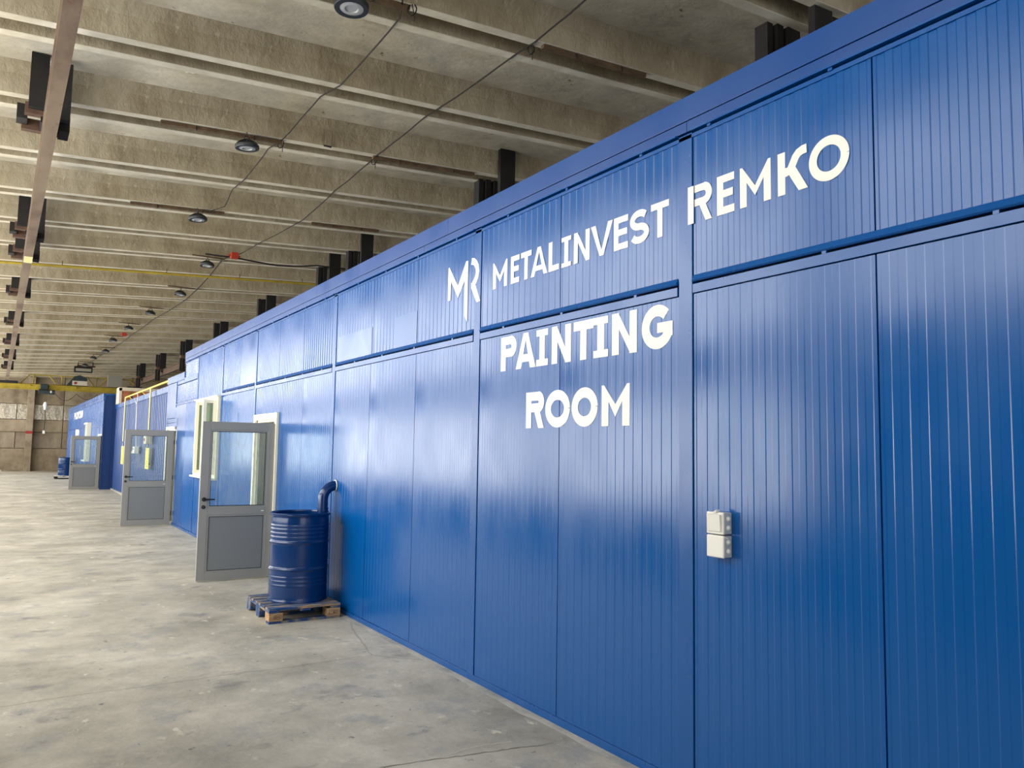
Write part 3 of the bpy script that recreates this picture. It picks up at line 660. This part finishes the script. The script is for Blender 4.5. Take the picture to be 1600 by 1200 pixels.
def pallet(name, label, loc, w_, d_, mats, marks=True):
    t = tag(empty(name, loc), label, 'pallet')
    hx, hy = w_/2, d_/2; top, side, raw_ = mats
    ys = [(-hy, -hy+.145), (-hy+.185, -hy+.285), (-hy+.325, -hy+.425), (-.0+.03, .13), (hy-.245, hy-.165), (hy-.125, hy)]
    for i, (a, b) in enumerate(ys): MB().box(-hx, hx, a, b, .122, .144, top).obj('deck_board', t, .002)
    for a in (-hx, -.05, hx-.1): MB().box(a, a+.1, -hy, hy, .100, .121, side).obj('stringer_board', t, .002)
    for i, x in enumerate((-hx, hx-.135)):
        for j, y in enumerate((-hy, -.07, hy-.14)):
            MB().box(x, x+.135, y, y+.14, .022, .099, raw_ if (j == 0) else side).obj('block', t, .003)
    for (a, b) in ((-hy, -hy+.10), (-.05, .05), (hy-.1, hy)): MB().box(-hx, hx, a, b, .0, .021, side).obj('bottom_board', t, .002)
    if marks:
        q = MB(); e = []
        for i in range(25): an = 2*PI*i/24; e.append((-hx+.085+.04*math.cos(an), -hy-.0008, .062+.022*math.sin(an)))
        q.tube(e, .0016, BLACKINK, 6)
        x = -hx+.058
        q.box(x, x+.0035, -hy-.001, -hy, .052, .072, BLACKINK).box(x, x+.01, -hy-.001, -hy, .069, .072, BLACKINK).box(x, x+.009, -hy-.001, -hy, .0605, .063, BLACKINK).box(x, x+.01, -hy-.001, -hy, .052, .055, BLACKINK)
        x += .014; q.box(x, x+.0035, -hy-.001, -hy, .052, .072, BLACKINK).box(x, x+.01, -hy-.001, -hy, .069, .072, BLACKINK).box(x+.0075, x+.01, -hy-.001, -hy, .062, .072, BLACKINK).box(x, x+.01, -hy-.001, -hy, .060, .0625, BLACKINK)
        x += .014; q.add([(x, -hy-.001, .052), (x+.003, -hy-.001, .052), (x+.0065, -hy-.001, .072), (x+.0045, -hy-.001, .072)], [(0, 1, 2, 3)], BLACKINK); q.add([(x+.010, -hy-.001, .052), (x+.013, -hy-.001, .052), (x+.008, -hy-.001, .072), (x+.006, -hy-.001, .072)], [(0, 1, 2, 3)], BLACKINK)
        x += .016; q.box(x, x+.0035, -hy-.001, -hy, .052, .072, BLACKINK).box(x, x+.010, -hy-.001, -hy, .052, .055, BLACKINK)
        q.obj('branded_stamp', t)
        q = MB(); x = hx-.115
        for (a, b, c, d) in ((0, .09, .040, .042), (0, .09, .080, .082), (0, .002, .040, .082), (.088, .09, .040, .082), (.01, .035, .068, .071), (.045, .05, .05, .075), (.055, .08, .068, .071), (.045, .08, .056, .059), (.04, .075, .047, .051)):
            q.box(x+a, x+b, -hy-.001, -hy, c, d, BLACKINK)
        q.obj('branded_stamp', t)
    return t
pallet('wooden_pallet', 'half-size wooden pallet stained with blue overspray under the large drum', (2.535, 8.20, 0), .71, .84, (WOODBL, WOODBL2, WOODB))
pallet('wooden_pallet', 'tiny far pallet carrying the distant drum by the end wall', (2.2, 43.5, -.014+.014), .8, .8, (PORT, DARKST, DARKST), False)
t = tag(empty('elbow_pipe', (2.835, 8.255, 1.0)), 'blue painted duct elbow running from the large drum into the wall', 'pipe')
pts = [(0, 0, -.10), (0, 0, .03)]; q = MB(); q.tube([(0, 0, -.12), (0, 0, .05)], .058, BLUED, 28); q.obj('socket', t)
MB().tube([(0, 0, .05), (0, 0, .062)], .061, BLUED, 28).tube([(0, 0, .095), (0, 0, .103)], .057, BLUED, 28).obj('socket_rim', t)
arcp = [(0, 0, .05)]+[(.13*(1-math.cos(math.radians(a))), 0, .15+.14*math.sin(math.radians(a))) for a in range(0, 91, 9)]+[(.15, 0, .29)]
MB().tube(arcp, .053, BLUED, 28).obj('bend', t)
q = MB(); e = [(.127, .058*math.cos(2*PI*i/24), .29+.058*math.sin(2*PI*i/24)) for i in range(25)]; q.tube(e, .006, WPLAST, 6); q.obj('foam_seal', t)

# ------------------------------------------------------------------ low corrugated building between the booths
LWX = 3.25
low = tag(empty('low_blue_building', (LWX, 0, 0)), 'lower blue building of deep corrugated sheet between the two booths', 'building')
ya, yb = 19.6, 33.05; n = 12
for i in range(n):
    a = ya+(yb-ya)*i/n; b = ya+(yb-ya)*(i+1)/n; L = b-a
    p = MB(); prof = []; np_ = 4; pt = L/np_
    for j in range(np_): c = j*pt; prof += [(c, .06), (c+pt*.3, .06), (c+pt*.42, 0), (c+pt*.88, 0)]
    prof.append((L, .06)); vs = []
    for (y, x) in prof: vs += [(x, y, 0.02), (x, y, 3.0)]
    p.add(vs, [(2*k, 2*k+1, 2*k+3, 2*k+2) for k in range(len(prof)-1)], BLUEC)
    p.box(.061, .075, 0, L, 0.02, 3.0, BLUEC); o = p.obj('corrugated_sheet', low); o.location = (0, a, 0)
MB().box(-.03, .05, ya, yb, 3.0, 3.15, BLUEL).obj('fascia', low)
MB().box(.05, 4.0, ya, yb, 3.05, 3.12, BLUEC).obj('roof', low)
MB().box(-.05, .03, ya, yb, 0, .05, MORT).obj('foot', low)

# yellow gas pipe and its drops
t = tag(empty('gas_pipe', (0, 0, 0)), 'yellow gas pipe running along the top of the corrugated building', 'pipe')
q = MB(); q.tube([(3.13, 19.65, 3.23), (3.13, 29.2, 3.235)], .026, YPIPE, 10); q.obj('main_pipe', t)
for yy in (20.9, 25.2, 28.2): MB().tube([(3.13, yy, 3.22), (3.2, yy, 3.14)], .014, YPIPE, 6).obj('pipe_support', t)
for (yy, zb) in ((23.5, 1.93), (29.2, 1.78)):
    MB().tube([(3.13, yy, 3.23), (3.13, yy, zb)], .024, YPALE, 10).obj('drop_pipe', t)
def yplate(name, label, yy, z0, z1):
    t = tag(empty(name, (3.14, yy, 0)), label, 'sign')
    MB().box(-.012, .0, -.3, .3, z0, z1, YSIGN).obj('plate', t)
    q = MB()
    for zz, a, b in ((z0+.06, -.12, .02), (z0+.12, -.02, .1), (z0+.19, -.1, .0)): q.box(-.014, -.011, a, b, zz, zz+.03, BLACKM)
    q.obj('dark_print', t)
    MB().box(.0, .12, -.05, .05, z0+.1, z0+.16, GPLAST).obj('wall_lug', t); MB().tube([(-.01, 0, z1-.02), (-.01, -.05, z1+.10)], .02, GPLAST, 8).obj('stem', t)
    return t
yplate('hanging_plate', 'yellow plate under the pipe drop seen through the second glazed door', 23.55, 1.03, 1.6)
yplate('hanging_plate', 'yellow plate seen just left of the second glazed door', 29.25, 1.03, 1.62)
t = tag(empty('gas_valve', (3.12, 23.5, 1.78)), 'small white box at the foot of the nearer yellow pipe drop', 'valve')
MB().box(-.08, .07, -.2, .2, -.08, .17, PORT).obj('valve_body', t, .02); MB().box(-.1, -.08, -.05, .05, .0, .08, ORW).obj('dial', t)
t = tag(empty('cable_reel_box', (3.14, 26.0, 0)), 'white socket box hanging on a white cable on the corrugated wall', 'box')
q = MB(); q.tube([(-.03+.0, .25*math.cos(a*.3)+.2, 3.08+.16*math.sin(a*.3)) for a in range(3, 20)], .012, WPLAST, 6); q.tube([(-.03, .12, 2.95), (-.02, .08, 2.2), (0, .0, 1.62)], .012, WPLAST, 6); q.obj('cable', t)
MB().box(-.07, .06, -.2, .2, 1.42, 1.62, WPLAST).obj('housing', t, .01); MB().box(-.09, .0, .2, .62, 1.42, 1.48, WPLAST).obj('arm', t); MB().box(-.075, -.068, -.08, .08, 1.52, 1.58, BLACKM).obj('socket', t)
# rooftop crate
t = tag(empty('rooftop_crate', (3.13, 31.2, 3.12)), 'white framed crate with orange brown boards on the low roof', 'crate')
q = MB(); q.box(0, .09, 0, .08, 0, .56, BEIGEW).box(1.5, 1.6, 0, .08, 0, .56, BEIGEW).box(0, 1.6, 0, .08, .46, .58, BEIGEW).box(0, .09, .08, .9, .46, .58, BEIGEW).box(0, .09, .82, .9, 0, .46, BEIGEW).box(1.5, 1.6, .82, .9, 0, .58, BEIGEW).box(0, 1.6, .82, .9, .46, .58, BEIGEW); q.obj('frame', t)
for i in range(4): MB().box(.1+i*.35, .1+i*.35+.26, .03, .06, 0.02, .46, ORW).obj('board', t)
MB().box(.02, .05, .1, .8, 0.02, .46, BEIGEW).obj('side_board', t)

# ------------------------------------------------------------------ far booth (turned with the hall)
far = tag(empty('far_booth', (2.83, 33.07, 0), A), 'distant blue booth with a white sign and a tall window, left of the corrugated wall', 'booth')
FL = 17.2
segs = [0, 1.15, 3.2, 5.2, 7.2, 9.3, 11.4, 13.5, 15.4, FL]
for i in range(len(segs)-1):
    wall_panel(segs[i]+.01, segs[i+1]-.01, 2.42, 3.3, 'rib', BLUEL, far, d=.006, pitch=.25)
    if i == 0: continue
    wall_panel(segs[i]+.01, segs[i+1]-.01, .05, 2.36, 'rib', BLUEL, far, d=.006, pitch=.25)
wall_panel(0.02, 1.12, 2.02, 2.36, 'flat', BLUEL, far)
MB().box(-.01, .05, 0, FL, 2.36, 2.42, BLUEF).obj('rail', far)
MB().box(-.02, .05, 0, FL, 3.3, 3.42, BLUEF).box(-.03, .05, 0, FL, 3.425, 3.56, BLUEF).obj('fascia', far)
MB().box(.06, .08, 1.1, FL, 0, 3.4, BLUEF).box(.06, 4, FL-.03, FL, 0, 3.5, BLUEF).box(0, 4.0, 0, FL, 3.5, 3.55, BLUEF).obj('roof_and_back', far)
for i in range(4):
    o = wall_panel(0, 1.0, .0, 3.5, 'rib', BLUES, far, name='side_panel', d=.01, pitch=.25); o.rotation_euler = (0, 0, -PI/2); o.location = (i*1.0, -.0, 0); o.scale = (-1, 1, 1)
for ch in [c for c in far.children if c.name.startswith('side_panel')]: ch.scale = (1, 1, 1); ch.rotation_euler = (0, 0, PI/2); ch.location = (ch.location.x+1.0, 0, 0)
MB().box(-.03, .0, -.0, 1.14, 1.98, 2.05, CREAM).obj('door_head', far)
# far window: tall narrow pale frame
q = MB(); q.box(-.16, .0, 4.25, 4.33, 1.0, 2.5, CREAM).box(-.10, .0, 5.6, 5.7, 1.0, 2.5, CREAM).box(-.16, 0, 4.25, 5.7, 2.5, 2.56, CREAM).box(-.2, 0, 4.2, 5.7, .94, 1.0, WPLAST); q.obj('window_frame', far)
MB().box(-.03, -.02, 4.35, 5.6, 1.0, 2.5, GLASSG).obj('window_pane', far)
LX = -.004; FARW = True
def farword(text, yl, lw, gap, z0, z1, s, label):
    w_ = tag(empty('painted_lettering', (2.83-.0, 33.07, 0), A), label, 'lettering')
    y = yl
    for ch in text: glyph(ch, y, y-lw, z0, z1, s, w_); y -= lw+gap
farword('PAINTING', 13.2, .50, .10, 2.88, 3.22, .13, 'small white word on the upper band of the distant booth')
farword('ROOM', 11.9, .42, .09, 2.05, 2.38, .12, 'small white word below the mid rail of the distant booth')

# ------------------------------------------------------------------ overhead rails with brackets (hall frame)
RZ0, RZ1 = 4.85, 5.12
def ibeam(x, name, label, y0=-5.0, y1=50.2):
    m = MB(); 
    m.box(-.062, .062, 0, y1-y0, RZ0, RZ0+.014, RAILM).box(-.062, .062, 0, y1-y0, RZ1-.014, RZ1, RAILM).box(-.006, .006, 0, y1-y0, RZ0+.014, RZ1-.014, BROWNST)
    t = tag(empty(name, hw(x, y0), A), label, 'rail'); m.obj('beam', t); return t
rl = ibeam(.275, 'crane_rail', 'long rusty steel crane rail under the ceiling at the upper left')
MB().box(-.064, .064, 21.2-.55, 21.2+.0, RZ0-.003, RZ0+.001, YPALE).obj('paint_patch', rl)
ibeam(6.25, 'crane_rail', 'crane rail partly hidden above the blue booth roofs')
def bracket(x, y, label, grp, right=False):
    t = tag(empty('rail_hanger', hw(x, y), A), label, 'bracket', grp)
    zt = rz(x)+.36
    if not right:
        MB().box(-.20, -.03, -.02, .05, RZ1+.12, zt, DARKST).obj('hanger_plate', t)
        MB().box(.06, .19, -.02, .10, RZ1+.05, zt-.04, DARKST).obj('hanger_plate', t)
        MB().box(-.23, .17, .05, .15, RZ1+.07, RZ1+.19, BROWNST).obj('cross_channel', t)
        MB().box(-.25, .19, .36, .46, RZ1+.0, RZ1+.12, BROWNST).obj('cross_channel', t)
        MB().box(.10, .20, .15, .46, RZ1-.02, RZ1+.14, DARKST).obj('side_channel', t)
        MB().box(-.30, -.2, .16, .36, RZ1+.04, RZ1+.2, DARKST).obj('side_channel', t)
        MB().box(-.08, .08, .08, .42, RZ1+.002, RZ1+.07, DARKST).obj('clamp', t)
    else:
        MB().box(-.16, .10, 0, .07, RZ1-.02, zt, DARKST).obj('hanger_plate', t)
        MB().box(-.26, -.18, .45, .6, RZ1-.5, zt-.36, DARKST).obj('hanger_plate', t)
        MB().box(-.15, -.06, .42, .6, RZ1-.5, zt-.36, DARKST).obj('hanger_plate', t)
        MB().box(-.02, .16, .4, .5, RZ1-.1, zt-.36, DARKST).obj('hanger_plate', t)
        MB().box(-.3, .2, .05, .45, RZ1+.0, RZ1+.1, BROWNST).obj('cross_channel', t)
    return t
place = ['nearest', 'second', 'third', 'fourth', 'fifth', 'sixth', 'seventh', 'eighth', 'ninth']
for i, yy in enumerate((9.62, 15.1, 16.9, 21.4, 27.0, 32.6, 38.2, 43.8)):
    bracket(.275, yy, 'dark steel hanger on the upper left rail, %s from the camera' % place[i], 'hangers of the left crane rail')
for i, yy in enumerate((4.35, 9.75, 15.1, 16.95, 21.9, 27.3, 33.1, 38.9, 44.9)):
    bracket(6.2, yy, 'dark steel hanger rising behind the blue booth roof, %s from the camera' % place[i], 'hangers above the booth roofs', True)

# ------------------------------------------------------------------ crane
t = tag(empty('overhead_crane', hw(0, 48.2), A), 'yellow overhead travelling crane with a truss across the far end of the hall', 'crane')
q = MB(); q.box(-1.6, 8, -.09, .09, 4.44, 4.47, YELLOW).box(-1.6, 8, -.09, .09, 4.68, 4.71, YELLOW).box(-1.6, 8, -.02, .02, 4.47, 4.68, YELLOW).obj('girder', t)
tp = 5.24
q = MB().tube([(1.27, .3, tp), (7.6, .3, tp)], .028, YELLOW, 6).obj('top_chord', t)
q = MB().tube([(.2, .3, 4.74), (7.9, .3, 4.74)], .03, YELLOW, 6).obj('bottom_chord', t)
for (a, b) in (((.85, 4.74), (1.27, tp)), ((1.45, 4.74), (1.45, tp)), ((2.15, tp), (2.55, 4.74)), ((2.75, 4.74), (2.75, tp)), ((2.95, 4.74), (3.4, tp)), ((3.95, tp), (4.3, 4.74)), ((4.38, 4.74), (4.38, tp-.05)), ((4.5, 4.74), (4.9, tp)), ((5.4, 4.74), (5.4, tp)), ((6.0, tp), (6.5, 4.74))):
    MB().tube([(a[0], .3, a[1]), (b[0], .3, b[1])], .03, YELLOW, 6).obj('truss_bar', t)
for x in (1.3, 3.4, 5.4): MB().box(x-.04, x+.04, -.09, .35, 4.6, 4.7, YELLOW).obj('cross_tie', t)
MB().extr([(2.95, -.2, 4.76), (3.9, -.2, 4.76), (3.9, -.2, 5.14), (3.55, -.2, 5.32), (3.3, -.2, 5.25)], (0, .4, 0), NAVY).obj('drive_housing', t)
MB().box(3.2, 3.9, -.24, -.21, 4.76, 5.0, PORT).obj('notice_board', t); o = MB().lathe([(0, 0), (.07, 0), (.07, .01), (0, .01)], REDB, 16).obj('red_disc', t); o.rotation_euler = (PI/2, 0, 0); o.location = (3.35, -.245, 4.88)
MB().box(4.9, 5.6, -.1, .3, 4.78, 5.42, CRGREY).obj('control_cabinet', t)
MB().box(-.25, .75, -.3, .3, 4.72, 4.84, DARKST).obj('end_carriage', t); MB().box(5.9, 6.6, -.3, .3, 4.72, 4.84, DARKST).obj('end_carriage', t)
MB().box(1.75, 2.12, -.2, .2, 4.42, 4.75, NAVY).obj('trolley', t, .03)
o = MB().tube([(1.68, -.25, 4.36), (2.42, -.25, 4.32)], .12, NAVY, 16).obj('hoist_motor', t)
MB().box(2.2, 2.28, -.39, -.36, 4.28, 4.4, PORT).obj('rating_plate', t)
q = MB(); pp = []
for i in range(15): u = i/14; pp.append((2.42+u*1.0, -.25, 4.3-.42*4*u*(1-u)*.9))
for i in range(1, 15): u = i/14; pp.append((3.42+u*1.0, -.25, 4.32-.3*4*u*(1-u)))
q.tube(pp, .014, CABLE, 5); q.obj('festoon_cable', t)
t = tag(empty('hoist_hook', hw(2.03, 47.95), A), 'pale rounded hook block hanging below the crane hoist', 'hook')
MB().tube([(-.05, 0, 4.25), (-.03, 0, 3.8)], .008, CABLE, 5).tube([(.05, 0, 4.25), (.03, 0, 3.8)], .008, CABLE, 5).obj('rope', t)
MB().lathe([(0, .42), (.05, .4), (.09, .32), (.10, .25), (.07, .08), (.04, 0), (0, -.01)], WPLAST, 20, (0, 0, 3.4)).obj('block', t)
MB().tube([(.0, 0, 3.42), (.02, 0, 3.0), (.0, 0, 2.3)], .02, CABLE, 6).obj('pendant_cable', t); MB().box(-.05, .05, -.04, .04, 2.16, 2.32, WPLAST).obj('pendant_control', t)
t = tag(empty('unit_heater', hw(3.45, 44.8), A), 'dark grilled box hung under the ceiling above the crane', 'heater')
MB().box(-.42, .38, -.2, .2, 5.22, 5.5, DARKST).obj('casing', t); MB().box(-.36, .32, -.215, -.2, 5.26, 5.4, CRGREY).obj('grille', t); MB().box(-.3, .5, -.1, .1, 5.5, 5.58, BROWNST).obj('hanger_bar', t)
for x in (-.25, .4): MB().tube([(x, 0, 5.56), (x, 0, 6.02)], .02, DARKST, 6).obj('hanger_rod', t)
# ------------------------------------------------------------------ high-bay lamps
def lamp_proto():
    t = empty('high_bay_lamp')
    R = .145
    MB().lathe([(R-.046, -.004), (R-.044, -.008), (R-.004, -.008), (R, .0), (R, .03), (R-.012, .042), (.09, .06), (.07, .075), (.055, .10), (.0, .10)], LAMPB, 40).obj('housing', t)
    q = MB()
    for k in range(24):
        a = 2*PI*k/24; c, s_ = math.cos(a), math.sin(a); n_ = (-s_*.0025, c*.0025)
        pl = [(.06, .06), (.135, .04), (.12, .062), (.07, .095)]
        q.extr([(r*c+n_[0], r*s_+n_[1], z) for (r, z) in pl], (-2*n_[0], -2*n_[1], 0), LAMPB)
    q.obj('cooling_fin', t)['kind'] = 'stuff'
    MB().lathe([(0, -.001), (.05, -.001), (.056, -.010), (.07, -.012), (.092, -.004), (R-.044, -.003)], LENS, 40).obj('lens', t)
    MB().tube([(-.06, 0, .07), (-.06, 0, .13), (0, 0, .155), (.06, 0, .13), (.06, 0, .07)], .008, LAMPB, 8).obj('hook_bracket', t)
    MB().tube([(.0, 0, .15), (.0, 0, .2)], .007, LAMPB, 8).obj('eye_hook', t)
    return t
lp = lamp_proto()
lamps = [(2.29, 6.12), (2.40, 9.86), (2.57, 13.58), (3.49, 17.25), (3.66, 21.1), (3.51, 24.75), (3.41, 28.45), (3.36, 32.15), (3.55, 36.3), (3.39, 39.5), (3.40, 43.5)]
lab = ['cut off by the top edge of the picture', 'on a brown bar, second from the camera', 'on a brown bar, third from the camera', 'beside the nearer red box', 'fifth from the camera', 'sixth from the camera', 'beside the farther red box',
       'eighth from the camera', 'ninth from the camera', 'tenth from the camera', 'eleventh and farthest from the camera']
for i, (x, y) in enumerate(lamps):
    o = lp if i == 0 else copy_tree(lp)
    tag(o, 'round black high-bay lamp %s' % lab[i], 'lamp', 'high-bay lamps under the ceiling')
    o.location = hw(x, y, rz(x)-.235+.02); o.rotation_euler = (random.uniform(-.08, .08), random.uniform(-.08, .08), random.uniform(0, 6))
bars = [(1.41, 2.85, 9.93, 'carrying the second lamp'), (4.3, 5.65, 6.17, 'at the top right over the booth edge'), (4.1, 5.7, 9.93, 'behind the second wire crossing'), (1.56, 3.0, 13.66, 'carrying the third lamp'), (4.5, 5.8, 13.66, 'left of the dark hanger over the booth'), (1.6, 2.85, 6.17, 'at the top edge, carrying the nearest lamp')]
for (a, b, y, l) in bars:
    m = MB(); m.extr([(a, 0, rz(a)-.012), (a, .05, rz(a)-.012), (a, .05, rz(a)-.052), (a, 0, rz(a)-.052)], (b-a, 0, RS*(b-a)), RUSTW)
    o = m.obj('mounting_bar'); o.location = hw(0, y); o.rotation_euler = (0, 0, A)
    tag(o, 'rusty brown bar fixed along a ceiling rib, %s' % l, 'bar')
    q = MB()
    for xx in (a+.4, b-.35): q.tube([(xx, -.004, rz(xx)-.02), (xx, -.012, rz(xx)-.075)], .006, DARKST, 6)
    q.obj('bolt', o)
# far lamp bars
for (x, y) in lamps[3:]:
    m = MB(); m.box(-.3, .35, 0, .04, rz(x)-.035, rz(x)-.012, RUSTW); o = m.obj('mounting_bar'); o.location = hw(x, y-.02); o.rotation_euler = (0, 0, A)
    tag(o, 'short rusty bar holding the %s ceiling lamp counted from the camera' % dict(zip(range(3, 11), ['fourth', 'fifth', 'sixth', 'seventh', 'eighth', 'ninth', 'tenth', 'last']))[lamps.index((x, y))], 'bar', 'short bars above the distant lamps')
# ------------------------------------------------------------------ wires, cables, pipe on the ceiling
def H3(p): return hw(p[0], p[1], rz(p[0])+p[2])
def wire(name, label, pts, r, m=CABLE, cat='cable', loops=()):
    q = MB(); P = [H3(p) for p in pts]; out = []
    for i in range(len(P)-1):
        L = (P[i+1]-P[i]).length; k = max(2, int(L/.25))
        for j in range(k):
            u = j/k; out.append(P[i].lerp(P[i+1], u)-Vector((0, 0, .05*L*.5*u*(1-u)))+Vector((random.uniform(-.004, .004), random.uniform(-.004, .004), 0)))
    out.append(P[-1]); q.tube(out, r, m, 6)
    o = q.obj(name); tag(o, label, cat)
    if loops:
        q = MB()
        for (x, y, rr) in loops:
            c = H3((x, y, -.06)); q.tube([c+Vector((rr*.6*math.cos(a*.42), rr*.35*math.sin(a*.42), rr*math.sin(a*.42+.5))) for a in range(16)], r*.8, m, 5)
            q.tube([c+Vector((0, 0, .05)), c+Vector((.02, .0, -.03)), c+Vector((.03, .02, -.09))], r*.7, m, 5)
        q.obj('wire_loop', o)['kind'] = 'stuff'
    return o
D = -.02
wire('power_cable', 'thin dark cable crossing the ribs from the nearest lamp to the third lamp', [(2.6, 4.2, D), (2.73, 6.06, D), (2.86, 6.4, D), (2.9, 8.0, D), (2.81, 8.39, D), (2.84, 9.86, D), (2.78, 10.3, D), (2.84, 11.7, D), (2.80, 12.3, D), (2.92, 13.3, D), (2.72, 13.62, D-.03)], .0075, loops=((2.86, 6.15, .07), (2.84, 9.95, .06)))
wire('power_cable', 'longer dark cable crossing the ribs from top centre to the nearer red box', [(4.1, 3.0, D), (4.14, 5.26, D), (4.19, 6.17, D), (4.17, 6.5, D), (4.13, 7.99, D), (4.10, 8.35, D), (4.13, 9.88, D), (4.15, 10.2, D), (4.2, 11.7, D), (4.31, 13.55, D), (4.1, 15.7, D), (4.02, 16.75, D)], .0085, loops=((4.2, 6.25, .06), (4.14, 10.0, .06)))
wire('power_cable', 'dark cable following the row of distant lamps', [(3.9, 16.9, D), (3.83, 17.5, D), (4.0, 19.6, D), (4.14, 22.9, D), (3.97, 27.2, D), (3.91, 31.5, D), (3.85, 36, D), (3.7, 40, D), (3.6, 43.5, D)], .012)
wire('hanging_cable', 'thick black cable sagging from the nearer red box towards the booth roof', [(3.4, 17.0, D), (3.95, 16.92, D-.04), (4.46, 17.0, -.10), (4.9, 17.0, -.14), (5.3, 16.95, -.13), (5.7, 16.8, -.11), (6.3, 16.8, -.13), (6.9, 16.9, -.13)], .017)
for (x, y, l) in ((3.91, 16.72, 'red junction box on the ceiling where the thick black cable starts'), (3.60, 31.2, 'farther red junction box beside the lamp row')):
    t = tag(empty('junction_box', hw(x, y, rz(x)-.008), A), l, 'junction box')
    MB().box(-.075, .075, -.075, .075, -.11, 0, RED).obj('housing', t, .01); MB().box(-.07, .07, -.07, .07, -.12, -.11, RED).obj('lid', t, .004)
    MB().tube([(-.07, 0, -.06), (-.12, 0, -.07)], .015, RED, 8).tube([(.07, 0, -.06), (.12, 0, -.07)], .015, RED, 8).obj('cable_gland', t)
t = tag(empty('ceiling_pipe', (0, 0, 0)), 'thin yellow pipe running across the hall under the ceiling ribs', 'pipe')
MB().tube([H3((x, 19.05, -.10)) for x in (-1.72, -1, 1, 3, 5, 7, 9, 11)], .026, YELLOW, 8).obj('main_pipe', t)
for x in (-1.5, .95, 3.0, 4.6, 6.1): MB().tube([H3((x, 19.05, -.12)), H3((x, 19.05, .02))], .007, DARKST, 6).obj('pipe_hanger', t)
t = tag(empty('wire_hook', hw(3.42, 9.86), A), 'empty u-shaped steel hook on the rib right of the second lamp', 'hook')
z0 = rz(3.42); MB().tube([(-.055, -.012, z0+.16), (-.055, -.02, z0-.02), (.055, -.02, z0-.02), (.055, -.012, z0+.18)], .007, RAILM, 8).tube([(-.05, -.02, z0-.025), (.05, -.02, z0-.025)], .012, DARKST, 8).obj('hoop', t)

# small dolly at the far left
t = tag(empty('floor_dolly', hw(-.15, 50.5), A), 'low dark wheeled dolly with a white edge at the far left', 'dolly')
MB().box(-.6, .45, -.3, .3, .12, .2, PORT).obj('platform', t); MB().box(-.1, .35, -.25, .25, .2, .42, DARKST).obj('load', t)
for x in (-.5, .35):
    for y in (-.2, .2): MB().tube([(x, y-.03, .06), (x, y+.03, .06)], .06, BLACKM, 12).obj('wheel', t)
